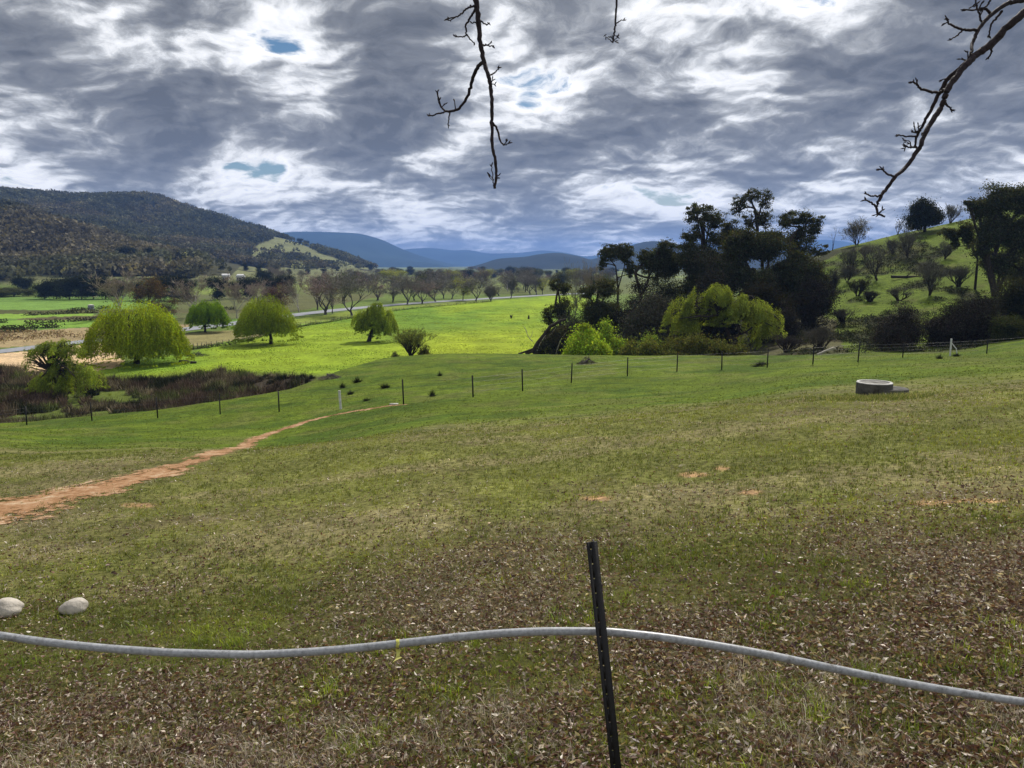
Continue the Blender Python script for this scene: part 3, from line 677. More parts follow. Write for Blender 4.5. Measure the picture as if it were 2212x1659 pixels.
def gum(x0, x1, yt, yb, basex, Y, label, n=26000, ls=.42, lumps=None, trunk=None, k=9, dep=.8, col=(.062, .068, .036), bare=.0, tr=.35, sub=22, subr=.32, group='tall dark gum trees of the grove', name='gum_tree', lean=0., basepy=700, shell=.5, down=.6):
    b = gp(basex, Y, basepy); r = np.random.default_rng(int(x0*3+yt*5))
    bx = []
    def loc(px, py): return P(px, py, Y)-b
    if lumps:
        for (lx0, lx1, ly0, ly1) in lumps:
            a = loc(lx0, ly1); c = loc(lx1, ly0); rx = (c[0]-a[0])/2; rz = (c[2]-a[2])/2
            bx.append(((a[0]+c[0])/2, r.uniform(-.3, .3)*rx, (a[2]+c[2])/2, rx, rx*dep, rz, rx*rz))
    else:
        a = loc(x0, yb); c = loc(x1, yt); W2 = (c[0]-a[0])/2; mx = (a[0]+c[0])/2; H = c[2]-a[2]
        for i in range(k):
            u = r.uniform(-.6, .6); v = r.uniform(.15, .85); s = r.uniform(.28, .42)
            bx.append((mx+W2*u, r.uniform(-.5, .5)*W2*dep, a[2]+H*v, W2*s*1.1, W2*s*1.1, H*s*.62, 1.))
    top = max(q[2] for q in bx); mxx = np.mean([q[0] for q in bx])
    t = trunk and [loc(*p) for p in trunk] or [np.array([lean*0, 0, -.4]), np.array([mxx*.25, 0, top*.3]), np.array([mxx*.6, 0, top*.55]), np.array([mxx*.9, 0, top*.75])]
    if trunk: t = [np.array([t[0][0], 0, -.4])]+t
    return crown_tree(name, b, bx, t, col, ls*.68, int(n*(1.0+.55*(n > 30000))), 'bark', 'euc', tr, sub=int(sub*2.4), subr=subr*.62, label=label, group=group, r=r, forks=t[1:], down=down, shell=shell)
gum(1573, 1671, 401, 499, 1655, 128, 'tallest gum tree of the grove with an airy see-through top', 13000, .36, lumps=[(1573, 1622, 420, 470), (1600, 1650, 403, 440), (1630, 1672, 405, 455), (1625, 1675, 450, 500), (1598, 1640, 455, 500), (1585, 1680, 500, 560)], trunk=[(1650, 640), (1646, 560), (1636, 500), (1630, 450)], sub=46, subr=.22, shell=.6)
gum(1469, 1573, 436, 530, 1515, 126, 'tall rounded gum tree left of the tallest, open crown with sky gaps', 24000, .40, lumps=[(1478, 1540, 437, 492), (1510, 1572, 450, 505), (1470, 1520, 480, 530), (1520, 1575, 495, 540), (1480, 1570, 520, 600)], trunk=[(1522, 620), (1524, 560), (1520, 500), (1512, 470)], sub=36, subr=.25)
gum(1674, 1782, 446, 533, 1700, 124, 'wide gum tree right of the tallest with ragged branch ends against the sky', 30000, .40, lumps=[(1676, 1735, 452, 500), (1715, 1765, 447, 500), (1745, 1783, 462, 520), (1690, 1772, 490, 560), (1745, 1790, 525, 556), (1660, 1760, 545, 640)], trunk=[(1690, 640), (1700, 570), (1712, 520), (1730, 490)], sub=34, subr=.25)
gum(1563, 1700, 490, 690, 1630, 118, 'massive dark gum tree filling the middle of the grove', 62000, .44, lumps=[(1570, 1650, 488, 570), (1620, 1700, 492, 570), (1560, 1620, 540, 640), (1640, 1720, 560, 650), (1600, 1680, 580, 690), (1565, 1610, 500, 560)], sub=24, subr=.4, tr=.5)
gum(1690, 1785, 540, 690, 1735, 116, 'dark gum tree on the right edge of the grove above the gully', 38000, .42, lumps=[(1690, 1760, 540, 620), (1730, 1790, 560, 630), (1700, 1770, 600, 690)], sub=22, subr=.4)
gum(1462, 1560, 520, 640, 1495, 122, 'dark gum tree below the rounded one, between the masses', 40000, .42, lumps=[(1462, 1530, 520, 600), (1500, 1570, 530, 620), (1470, 1560, 580, 660)], sub=22, subr=.4)
gum(1372, 1462, 512, 606, 1400, 126, 'mid-height gum tree with a leaning forked trunk left of the main mass', 26000, .40, lumps=[(1415, 1462, 512, 560), (1374, 1425, 535, 590), (1400, 1465, 550, 610), (1440, 1475, 530, 600)], trunk=[(1385, 640), (1372, 590), (1395, 560), (1425, 540)], sub=24, subr=.34)
gum(1292, 1372, 523, 612, 1336, 130, 'slender gum tree with visible fan of limbs and a thin crown', 13000, .38, lumps=[(1293, 1340, 526, 565), (1325, 1372, 524, 570), (1350, 1375, 560, 600), (1293, 1312, 555, 585)], trunk=[(1335, 625), (1333, 600), (1330, 575)], sub=40, subr=.26, tr=.22, shell=.6)
gum(1181, 1240, 599, 697, 1212, 118, 'ragged dark tree leaning over the left corner of the grove', 15000, .34, lumps=[(1184, 1215, 600, 632), (1208, 1238, 602, 640), (1168, 1200, 655, 700), (1190, 1240, 640, 700), (1175, 1235, 700, 745)], trunk=[(1218, 740), (1208, 690), (1200, 655), (1205, 625)], sub=26, subr=.32, tr=.3)
gum(1245, 1330, 600, 690, 1290, 116, 'dark broken tree with drooping limbs behind the lime bushes', 20000, .34, lumps=[(1248, 1290, 612, 650), (1280, 1335, 600, 650), (1250, 1320, 640, 700), (1300, 1345, 650, 700)], trunk=[(1290, 720), (1286, 670), (1292, 630)], sub=24, subr=.32, tr=.26)
G = (.060, .056, .040)
bush('shrub', 1341, 1466, 606, 725, 108, (.085, .082, .058), 42000, .24, 'large rounded grey-brown shrub in front of the gum trees', mat='twig', cat='shrub', lumps=[(.1, .62, 1.), (-.4, .5, .75), (.55, .45, .85), (-.75, .3, .42)], dep=.8, sub=40, subr=.3)
bush('shrub', 1483, 1578, 557, 650, 112, (.05, .047, .033), 26000, .26, 'grey-brown domed shrub below the middle gum trees', mat='twig', cat='shrub', lumps=[(0, .6, 1.), (-.5, .45, .8), (.5, .5, .85)], sub=36, subr=.3)
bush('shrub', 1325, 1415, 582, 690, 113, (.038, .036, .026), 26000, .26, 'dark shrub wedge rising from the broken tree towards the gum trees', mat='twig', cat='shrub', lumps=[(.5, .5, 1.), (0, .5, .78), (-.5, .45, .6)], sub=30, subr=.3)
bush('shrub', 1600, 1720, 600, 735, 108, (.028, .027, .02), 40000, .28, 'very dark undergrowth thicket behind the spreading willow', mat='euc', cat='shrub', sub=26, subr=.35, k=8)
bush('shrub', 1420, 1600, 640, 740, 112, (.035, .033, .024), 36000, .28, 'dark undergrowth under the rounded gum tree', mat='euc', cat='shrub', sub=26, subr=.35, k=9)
bush('shrub', 1715, 1800, 580, 668, 112, (.042, .038, .028), 22000, .22, 'dark twiggy shrub at the right end of the grove above the gully', mat='twig', cat='shrub', lumps=[(.45, .5, .9), (-.3, .6, 1.)], sub=40, subr=.3)
bush('shrub', 1668, 1730, 650, 712, 104, (.05, .045, .034), 9000, .2, 'low brown scrub at the grove edge right of the spreading willow', mat='twig', cat='shrub')
bush('shrub', 1178, 1262, 640, 752, 116, (.085, .085, .055), 22000, .18, 'ragged grey-olive scrub filling under the leaning dark tree at the grove corner', mat='twig', cat='shrub', lumps=[(-.1, .5, .8), (.5, .5, 1.), (-.6, .4, .5)], sub=46, subr=.28)
bush('shrub', 1240, 1350, 622, 745, 118, (.062, .064, .042), 30000, .2, 'dark grey-olive scrub wall behind the lime-green bushes', mat='twig', cat='shrub', lumps=[(-.4, .5, .75), (.1, .5, .9), (.6, .5, 1.)], sub=46, subr=.3)
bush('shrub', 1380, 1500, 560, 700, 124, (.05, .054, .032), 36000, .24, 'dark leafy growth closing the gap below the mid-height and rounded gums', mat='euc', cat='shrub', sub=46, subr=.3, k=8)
gum(1548, 1600, 470, 560, 1575, 130, 'dark gum crown filling between the rounded gum and the tallest one', 26000, .38, lumps=[(1548, 1600, 478, 540), (1560, 1610, 500, 580)], sub=30, subr=.3)
# fallen tree and root mound at the left corner
b = gp(1180, 112, 750); r = np.random.default_rng(77); root = empty('fallen_tree', b, 'fallen tree heap with dark bark and pale bare limbs at the grove corner', 'fallen tree')
loc = lambda px, py, dy=0.: P(px, py, 112)-b+np.array([0, dy, 0])
m = MB()
for (a1, a2, rr) in [((1150, 762), (1222, 690), .35), ((1135, 764), (1205, 715), .22), ((1160, 765), (1215, 735), .2), ((1120, 765), (1175, 742), .16)]:
    tube(m, curve_pts(loc(*a1), loc(*a2), 7, .06, .03, r), np.linspace(rr, rr*.5, 7), 8)
m.build('trunk', M['bark'], root, True)
m = MB()
for (a1, a2, rr) in [((1160, 755), (1178, 722), .09), ((1200, 762), (1222, 715), .10), ((1150, 735), (1133, 705), .07), ((1145, 728), (1150, 712), .04), ((1138, 715), (1128, 700), .035), ((1175, 730), (1200, 705), .05)]:
    tube(m, curve_pts(loc(*a1, -1.5), loc(*a2, -1.5), 6, .08, .02, r), np.linspace(rr, rr*.4, 6), 6)
m.build('branch', M['palebark'], root, True)
n = 16000; tt = r.random(n); ss = r.random(n)
a = loc(1128, 764); c = loc(1228, 764); topz = lambda u: np.interp(u, [0, .2, .45, .7, 1], [.6, 2.2, 4.2, 6.0, 6.4])*(112/112)
pos = np.stack([a[0]+(c[0]-a[0])*tt, r.uniform(-2.2, 2.2, n), topz(tt)*ss**.7-.2], 1)
pos[:, :2] += (vn(pos[:, 0], pos[:, 2], .8, 5, 2)-.5)[:, None]*1.2
Vv, F = cards(pos, .26, .5, .3, r); mk('foliage', Vv, F, M['euc'], root, vary(n, (.05, .05, .032), .4, .12, r))

# ---- right hill: bare shrubs, round tree, big gum, thickets, log
HB = (.125, .118, .098)
def hillbare(basex, basey, x0, x1, yt, label, name='bare_shrub', cat='shrub', stems=5, Y=None, y0=80, col=HB, group=None, **kw):
    b = hit(basex, basey, y0) if Y is None else gp(basex, Y, basey)
    Y = b[1]; b = b.copy(); a = P(x0, yt, Y)-b; c = P(x1, yt, Y)-b
    kw.setdefault('spread', .5); kw.setdefault('levels', 5); kw.setdefault('upb', .25); kw.setdefault('ribbon', .03); kw.setdefault('trunkfrac', .14)
    return bare_tree(name, b, c[2], (c[0]-a[0]), col, 'bark', label, group, cat=cat, stems=stems, fan=.5, **kw)
hillbare(1851, 520, 1824, 1881, 470, 'round bare shrub with dark twigs on the skyline of the right hill', kids=(3, 4), leaf=(.05, .048, .03), nleaf=2600, leafsize=.2, Y=182)
hillbare(1799, 532, 1788, 1812, 487, 'thin bare sapling on the skyline just right of the grove', name='bare_tree', cat='tree', stems=1, trunkfrac=.4, kids=(2, 3), Y=183)
hillbare(2054, 470, 2034, 2074, 441, 'bare bush on the hilltop between round tree and big gum', kids=(3, 4), Y=184)
hillbare(1940, 494, 1932, 1952, 476, 'wisp of bare twigs left of the round tree', kids=(2, 3), Y=184)
hillbare(1834, 585, 1808, 1856, 532, 'pale grey bare shrub clump on the upper slope nearest the grove', kids=(3, 4))
hillbare(1896, 606, 1866, 1948, 515, 'largest bare grey tree mid-slope with a single forked trunk', name='bare_tree', cat='tree', stems=2, kids=(3, 4), trunkfrac=.2)
hillbare(1961, 556, 1944, 2003, 488, 'tall narrow bare shrub below the round dark tree', kids=(3, 4))
hillbare(2007, 638, 1986, 2044, 560, 'upright bare shrub in the middle of the hillside beside the log', kids=(3, 4))
hillbare(2070, 620, 2044, 2110, 572, 'low bare shrub with leaning limbs against the big gum', kids=(3, 4))
hillbare(1853, 640, 1826, 1874, 602, 'small dark bare shrub on the lower slope above the gully', kids=(3, 4), col=(.05, .045, .035))
hillbare(1800, 640, 1778, 1812, 586, 'thin grey shrub close to the right end of the grove', kids=(3, 4), col=(.05, .045, .035))
hillbare(1880, 652, 1862, 1905, 628, 'low tangled bramble at the foot of the bare tree', kids=(3, 4), col=(.055, .05, .04))
hillbare(1772, 762, 1742, 1812, 705, 'pale twiggy bush in the gully behind the paddock fence', Y=86, kids=(3, 4), col=(.10, .09, .075))
hillbare(1700, 766, 1665, 1735, 722, 'grey low twigs in the gully right of the spreading willow', Y=90, kids=(3, 4), col=(.07, .06, .05))
b = gp(1995, 176, 505); b[2] = float(gz(b[0], 176.))
bx = []
for (lx0, lx1, ly0, ly1) in [(1960, 2030, 445, 497), (1968, 2022, 424, 470), (1978, 2036, 440, 490), (1957, 2000, 460, 497), (1990, 2037, 455, 488)]:
    a = P(lx0, ly1, 176)-b; c = P(lx1, ly0, 176)-b; rx = (c[0]-a[0])/2; bx.append(((a[0]+c[0])/2, 0, (a[2]+c[2])/2, rx, rx, (c[2]-a[2])/2, rx))
crown_tree('round_tree', b, bx, [(.3, 0, -1), (.2, 0, 1.5), (0, 0, 3)], (.030, .034, .018), .34, 34000, 'bark', 'euc', .38, sub=110, subr=.30, label='dense round dark tree standing alone on the hilltop', r=np.random.default_rng(3), down=.2, shell=.25)
gum(2082, 2290, 391, 640, 2149, 118, 'huge dark gum tree leaning in at the right edge on the hillside', 95000, .42,
    lumps=[(2095, 2150, 425, 480), (2130, 2200, 398, 460), (2170, 2260, 392, 470), (2240, 2330, 400, 520), (2120, 2190, 450, 520), (2160, 2240, 470, 560), (2100, 2150, 480, 560), (2130, 2200, 540, 600), (2190, 2300, 540, 640), (2085, 2110, 425, 450)],
    trunk=[(2150, 640), (2140, 590), (2128, 540), (2140, 490), (2165, 440)], sub=34, subr=.42, tr=.55, group='dark gum trees on the right hillside', basepy=640)
gum(2030, 2105, 476, 540, 2100, 124, 'small low gum branchy tree reaching left from the big gum', 11000, .36, lumps=[(2032, 2075, 490, 520), (2060, 2105, 478, 520), (2050, 2075, 510, 540), (2080, 2110, 500, 540)], trunk=[(2112, 560), (2100, 530), (2080, 512)], sub=30, subr=.28, tr=.2, group='dark gum trees on the right hillside', basepy=600)
bush('thicket', 1881, 1990, 660, 770, 88, (.055, .047, .036), 52000, .16, 'dark domed twig thicket behind the fence, left one of the pair', mat='twig', cat='thicket', lumps=[(0, .6, 1.), (-.5, .5, .86), (.5, .5, .9)], sub=60, subr=.3, dep=.7)
bush('thicket', 1984, 2150, 628, 772, 90, (.048, .042, .030), 80000, .17, 'largest dark twig thicket under the big gum, behind the white post', mat='twig', cat='thicket', lumps=[(0, .55, .9), (-.5, .5, .72), (.5, .5, 1.)], sub=60, subr=.3, dep=.7)
bush('thicket', 2125, 2260, 664, 765, 84, (.042, .050, .022), 60000, .18, 'dark green bramble thicket at the right edge behind the fence wires', mat='euc', cat='thicket', sub=50, subr=.3, k=8)
bush('thicket', 2130, 2290, 585, 690, 98, (.036, .038, .022), 50000, .24, 'dark bushy growth at the foot of the big gum', mat='euc', cat='thicket', sub=40, subr=.32, k=8)
b = hit(1962, 601, 90); m = MB(); tube(m, curve_pts((-3., 0, .25), (3., .6, .25), 7, .02), np.linspace(.26, .16, 7), 8)
tube(m, [(-.4, 0, .3), (-.2, -.6, .7), (.2, -.9, 1.0)], [.1, .07, .03], 5)
tag(m.build('fallen_log', M['bark'], None, True, b), 'dark fallen log lying across the slope of the right hill', 'log')
b = gp(1784, 80, 765); m = MB(); tube(m, [(-.9, 0, -.05), (.0, 0, .35), (.7, 0, .62), (1.0, 0, .60)], [.12, .14, .13, .08], 8); tube(m, [(-.1, 0, .3), (-.6, .1, -.2)], [.09, .05], 6)
tag(m.build('fallen_log', M['palebark'], None, True, b+np.array([0, 0, .3])), 'short pale weathered log end poking up behind the fence', 'log')

# ---- scrubby growth on the hillside (uncountable)
def scatter_cards(name, label_kind, pos, size, col, mat, asp=.5, down=0., dv=.35, r=None, hue=.1):
    Vv, F = cards(pos, size, asp, down, r or rng)
    o = mk(name, Vv, F, M[mat], None, vary(len(pos), col, dv, hue) if np.ndim(col) == 1 else np.repeat(col, 4, 0)); tag(o, kind='stuff'); return o
for (bx_, by_, x0, x1, yt, lb) in [(1830, 610, 1812, 1850, 572, 'small grey bare shrub between the grove and the largest bare tree'), (1928, 548, 1912, 1946, 512, 'grey bare bush high on the slope left of the tall narrow one'), (2040, 560, 2018, 2064, 520, 'spreading grey bare shrub just below the hilltop beside the small gum'),
                                 (1942, 650, 1918, 1968, 618, 'low twiggy shrub on the slope under the fallen log'), (1822, 700, 1800, 1850, 664, 'brown twiggy shrub low in the gully'), (1868, 560, 1850, 1884, 528, 'thin bare shrub above the largest bare tree, near the skyline')]:
    hillbare(bx_, by_, x0, x1, yt, lb, kids=(3, 4), col=(.12, .112, .09))
n = 5200; r = np.random.default_rng(31)
Yt = r.uniform(84, 170, n); Xt = Yt*r.uniform(.36, .72, n)
k = (vn(Xt, Yt, 7, 51, 4) > .53) & (Xt/Yt > .34+(Yt-84)*0.0006); Xt, Yt = Xt[k], Yt[k]
k = 26; sz = r.uniform(.3, .9, len(Xt)); cen = np.stack([Xt, Yt, gz(Xt, Yt)], 1)
pos = (cen[:, None]+r.normal(0, .5, (len(Xt), k, 3))*sz[:, None, None]*[1.1, 1.1, .5]+np.array([0, 0, .25])).reshape(-1, 3)
scatter_cards('hillside_scrub', None, pos, .22, (.055, .058, .028), 'twig', r=r)

# ---- creek reeds
r = np.random.default_rng(32); n = 9000
Yt = r.uniform(68, 119, n); Xt = Yt*r.uniform(-.78, -.235, n); pxx, pyy = proj(Xt, Yt, gz(Xt, Yt))
edge = np.interp(pxx, [-200, 0, 130, 250, 330, 520, 560, 600, 650], [802, 802, 806, 826, 824, 806, 803, 812, 812])
dens = vn(Xt, Yt, 6, 45, 3); tuss = np.where(pxx > 545, .50, .575)
k = (pyy > edge+(vn(Xt, Yt, 4, 90, 2)-.5)*14) & (dens < tuss) & (pxx < 665) & ((pxx < 545) | (r.random(n) < .28)); Xt, Yt = Xt[k], Yt[k]
nb = 34; Hh = r.uniform(.35, 1.5, len(Xt))*(.55+.9*vn(Xt, Yt, 2.5, 75, 2)); base = np.stack([Xt, Yt, gz(Xt, Yt)], 1)[:, None]+np.concatenate([r.normal(0, .22, (len(Xt), nb, 2)), np.zeros((len(Xt), nb, 1))], 2)
tip = base+np.concatenate([r.normal(0, .38, (len(Xt), nb, 2)), (Hh[:, None]*r.uniform(.4, 1.1, (len(Xt), nb)))[..., None]], 2)
base = base.reshape(-1, 3); tip = tip.reshape(-1, 3); sd_ = np.cross(tip-base, rdir(len(base), r)); sd_ /= np.linalg.norm(sd_, axis=1)[:, None]; w = .06
Vr = np.stack([base-sd_*w, base+sd_*w, tip], 1).reshape(-1, 3)
tint = lerp(np.broadcast_to(np.array([.115, .082, .058]), (len(Xt), 3)), (.21, .18, .11), sm(.45, .65, vn(Xt, Yt, 5, 71, 2))*.8)
tint = lerp(tint, (.045, .05, .025), sm(.55, .7, vn(Xt, Yt, 4, 72, 2))); tint = lerp(tint, (.13, .15, .05), sm(.6, .72, vn(Xt, Yt, 3, 76, 2)))
tint = tint*np.exp(r.normal(0, .3, (len(Xt), 1)))
cr_ = np.repeat(tint, nb, 0)*np.exp(r.normal(0, .3, (len(Xt)*nb, 1)))
tag(mk('reeds', Vr, np.arange(len(Vr)).reshape(-1, 3), M['twig'], None, np.repeat(cr_, 3, 0)), kind='stuff')
# separate tussocks on the grass beyond the reeds
def tussock_mesh(seed, H=.8, W2=.5, n=260, col=(.035, .038, .02)):
    r = np.random.default_rng(seed); a = r.uniform(0, 2*pi, n); rr = np.sqrt(r.random(n))
    b0 = np.stack([np.cos(a)*rr*W2*.4, np.sin(a)*rr*W2*.4, np.zeros(n)], 1); t = b0+np.stack([np.cos(a)*rr*W2*r.uniform(-.3, 1.1, n), np.sin(a)*rr*W2*r.uniform(-.3, 1.1, n), H*r.uniform(.15, 1.05, n)**1.3*(1-.55*rr)], 1)
    s = np.cross(t-b0, rdir(n, r)); s /= np.linalg.norm(s, axis=1)[:, None]
    Vv = np.stack([b0-s*.014, b0+s*.014, t], 1).reshape(-1, 3); return Vv, np.arange(3*n).reshape(-1, 3), vary(n, col, .3, .1, r, 3)
tms = []
for sdd in range(3):
    Vv, F, cc = tussock_mesh(sdd); me = mk('rush_tussock', Vv, F, M['twig'], None, cc); tms.append(me)
def put_tussock(i, px, py, H, W2, label, group=None, y0=70, cat='tussock', name='rush_tussock'):
    o = tms[i % 3]; c = o.copy() if o.get('used') else o; 
    if c is not o: C.objects.link(c); del c['used']
    else: o['used'] = 1
    p = hit(px, py, y0); c.location = p; c.scale = (W2/.5, W2/.5, H/.8); c.rotation_euler = (0, 0, px*1.3); c.name = name
    return tag(c, label, cat, group)
k = 0
for (px, py, H, W2) in [(322, 826, 1.3, 1.0), (345, 824, 1.2, .8), (560, 822, 1.1, .9), (573, 816, 1.2, .8), (584, 829, 1.2, .8), (600, 823, 1.3, .9), (614, 818, 1.5, 1.0), (629, 832, 1.3, 1.0), (642, 822, 1.5, 1.1), (653, 817, 1.2, .8), (672, 818, 1.1, 1.0), (618, 835, 1.3, .8), (596, 838, 1.2, .8), (530, 820, 1.3, .9), (516, 812, 1.6, 1.2), (500, 815, 1.4, 1.2), (664, 828, 1.1, .8)]:
    put_tussock(k, px, py, H, W2, 'dark rounded rush tussock on the grass at the edge of the creek reeds', 'rush tussocks along the creek edge'); k += 1
for (px, py, H, W2, lb) in [(740, 838, .75, .35, 'thin dark weed tuft on the slope above the white fence post'), (832, 838, .7, .6, 'dark spreading weed clump on the slope above the fence'), (934, 856, .8, .35, 'spiky dark weed by the fence between two posts'),
                            (757, 852, .55, .4, 'small dark tuft left of the spreading weed'), (792, 866, .4, .4, 'low round dark tuft near the end of the dirt track'), (950, 812, .6, .3, 'tiny dark thistle high on the slope'), (772, 826, .8, .6, 'grey tuft at the top of the shoulder above the tussocks'),
                            (1645, 788, .5, .8, 'dry grass clump by the fence below the spreading willow'), (2030, 775, .5, .35, 'small dark tuft left of the white fence post'), (2066, 770, .45, .4, 'grass tuft grown round the foot of the white fence post'), (1640, 792, .3, .9, 'flattened dry tuft beside a fence post on the crest')]:
    put_tussock(k, px, py, H, W2, lb, None, 30); k += 1
for t in tms:
    if t.get('used'): del t['used']

# ---- shrubs on the crest and slope
b = gp(890, 90, 772)
hillbare(890, 776, 842, 932, 708, 'wispy half-bare willow shrub rising from the crest of the grassy shoulder', Y=92, kids=(3, 4), col=(.10, .11, .05), leaf=(.17, .21, .05), nleaf=2600, leafsize=.16)
bush('shrub', 896, 934, 738, 778, 92.5, (.075, .08, .035), 1500, .17, 'dark leafy stems at the right foot of the wispy crest shrub', mat='euc', cat='shrub', k=6, sub=22, subr=.25)
bush('shrub', 838, 872, 755, 782, 90, (.11, .11, .06), 900, .15, 'low grey-green twigs at the left foot of the wispy crest shrub', mat='twig', cat='shrub', k=6, sub=22, subr=.25)
def brush(px, py, w, h, label, col=(.10, .085, .07), Y=None, seed=1):
    b = hit(px, py, 30) if Y is None else gp(px, Y, py); r = np.random.default_rng(seed)
    root = empty('brush_pile', b, label, 'brush pile'); m = MB()
    for i in range(10): tube(m, [(r.uniform(-w, w)*.8, r.uniform(-w, w)*.5, 0), (r.uniform(-w, w)*.3, r.uniform(-w, w)*.3, h*r.uniform(.4, 1.)), (r.uniform(-w, w), r.uniform(-w, w)*.5, h*.1)], [.03, .03, .015], 4)
    m.build('stick', M['greybark'], root)
    n = 700; a = r.uniform(0, 2*pi, n); rr = np.sqrt(r.random(n)); p0 = np.stack([np.cos(a)*rr*w, np.sin(a)*rr*w*.7, h*(1-rr)*r.random(n)], 1)
    d = rdir(n, r)*[.5, .5, .35]; s = np.cross(d, rdir(n, r)); s /= np.linalg.norm(s, axis=1)[:, None]
    mk('twigs', np.stack([p0-s*.012, p0+s*.012, p0+d*w*.5], 1).reshape(-1, 3), np.arange(3*n).reshape(-1, 3), M['twig'], root, vary(n, col, .3, .05, r, 3)); return root
brush(1268, 786, 1.0, .75, 'low pointed heap of cut grey twigs on the crest below the lime bushes', seed=2)
brush(712, 818, 1.1, .6, 'pale grey brush heap at the end of the reeds beside the shoulder', (.2, .17, .15), seed=4)
brush(425, 769, 2.2, .9, 'dark pile of burnt branches on the paddock right of the largest willow', (.02, .018, .015), seed=5)
m = MB(); tube(m, [(-1.1, 0, .35), (0, 0, .36), (.5, .1, .3)], [.27, .27, .2], 9); tube(m, [(.7, 0, .25), (1.6, .3, .2)], [.22, .16], 8); tube(m, [(-.5, 0, .3), (-.5, -.3, 0)], [.1, .06], 5)
tag(m.build('log_pile', M['bark'], None, True, hit(402, 786, 70)), 'few short dark logs lying on the paddock near the largest willow', 'logs')
for px, py, sh, lb in [(1104.5, 688, 0, 'short dark stump flaring to the top, left of two far out in the bright field'), (1142, 689, 1, 'short dark upright stump, right of two far out in the bright field')]:
    m = MB()
    if sh == 0: tube(m, [(0, 0, -.1), (0, 0, .35), (-.05, 0, .9)], [.12, .26, .42], 8); tube(m, [(-.1, 0, .7), (-.42, 0, 1.1)], [.18, .06], 6); tube(m, [(.1, 0, .7), (.36, 0, 1.05)], [.18, .08], 6)
    else: tube(m, [(0, 0, -.1), (0, 0, .3), (.02, 0, .8), (.05, 0, 1.15)], [.22, .3, .27, .12], 8)
    tag(m.build('tree_stump', M['bark'], None, True, hit(px, py, 120)), lb, 'stump')

# ---- road through the valley
def ribbon_strip(name, pts, widths, mat, zoff=.02, n=240, cross=5, kind='structure', jag=0., seed=1):
    pts = np.asarray(pts, float); t = np.arange(len(pts)); tt = np.linspace(0, len(pts)-1, n)
    x = pchip(t, pts[:, 0], tt); y = pchip(t, pts[:, 1], tt); w = np.interp(tt, t, widths)
    dx, dy = np.gradient(x), np.gradient(y); l = np.hypot(dx, dy); nx, ny = -dy/l, dx/l
    s = np.linspace(-.5, .5, cross)
    jl = 1+jag*(vn(x, y, 1.2, seed, 4)-.5); jr = 1+jag*(vn(x+50, y, 1.2, seed+1, 4)-.5)
    ww = np.where(s[None] < 0, (w*jl)[:, None], (w*jr)[:, None])*s[None]
    X = x[:, None]+nx[:, None]*ww; Yy = y[:, None]+ny[:, None]*ww; Z = gz(X, Yy)+zoff
    ii = np.arange(X.size).reshape(X.shape); F = np.stack([ii[:-1, :-1], ii[:-1, 1:], ii[1:, 1:], ii[1:, :-1]], -1).reshape(-1, 4)
    edge = np.broadcast_to(np.abs(s)*2, X.shape)
    col = np.stack([edge, edge, edge], -1).reshape(-1, 3)
    return tag(mk(name, np.stack([X, Yy, Z], -1).reshape(-1, 3), F, mat, None, col, True), kind=kind)
road_px = [(-500, 800), (-150, 776), (0, 760), (190, 738), (400, 712), (500, 700), (620, 683), (740, 669), (900, 655), (1030, 647), (1180, 637.5), (1330, 630)]
rp = [hit(a_, b_, 100)[:2] if a_ < 1250 else gp(a_, 460, b_)[:2] for a_, b_ in road_px]
ribbon_strip('road', rp, [5.2, 5.2, 5.4, 6.2, 7, 7, 7.5, 8, 8, 8, 8, 8], M['road'], .10, 400, 7)
# low dark hedge line of weeds beside the road paddock fence: a post-and-wire fence with grass grown through
b = hit(480, 744, 90)
rp2 = [hit(a_, b_, 90) for a_, b_ in [(400, 757), (450, 751), (520, 740), (640, 708), (700, 698), (780, 684), (860, 671), (960, 661), (1060, 652)]]
root = empty('roadside_fence', rp2[0], 'low overgrown post and wire fence along the far edge of the paddock by the road', 'fence')
q0 = np.array(rp2[0]); pts = np.array(rp2); tt = np.linspace(0, len(pts)-1, 44); fx = pchip(np.arange(len(pts)), pts[:, 0], tt); fy = pchip(np.arange(len(pts)), pts[:, 1], tt); fz = gz(fx, fy)
pm = MB(); box(pm, (0, 0, .5), (.09, .09, 1.3)); p0 = pm.build('post', M['greybark'], root)
for i in range(len(tt)):
    c = p0 if i == 0 else p0.copy()
    if i: C.objects.link(c); c.parent = root
    c.location = (fx[i]-q0[0], fy[i]-q0[1], fz[i]-q0[2])
for hgt in (.5, .95):
    m = MB(); tube(m, np.stack([fx, fy, fz+hgt], 1)-q0, .015, 3); m.build('wire', M['wire'], root)
r = np.random.default_rng(8); n = 9000; u = r.uniform(0, 1, n)**.8*(len(pts)-1); wx = pchip(np.arange(len(pts)), pts[:, 0], u)+r.normal(0, .35, n); wy = pchip(np.arange(len(pts)), pts[:, 1], u)+r.normal(0, .35, n)
scatter_cards('fence_line_weeds', None, np.stack([wx, wy, gz(wx, wy)+r.random(n)**1.5*.8*vn(wx, wy, 2, 3, 2)*1.6], 1), .22, (.06, .062, .025), 'twig', r=r)

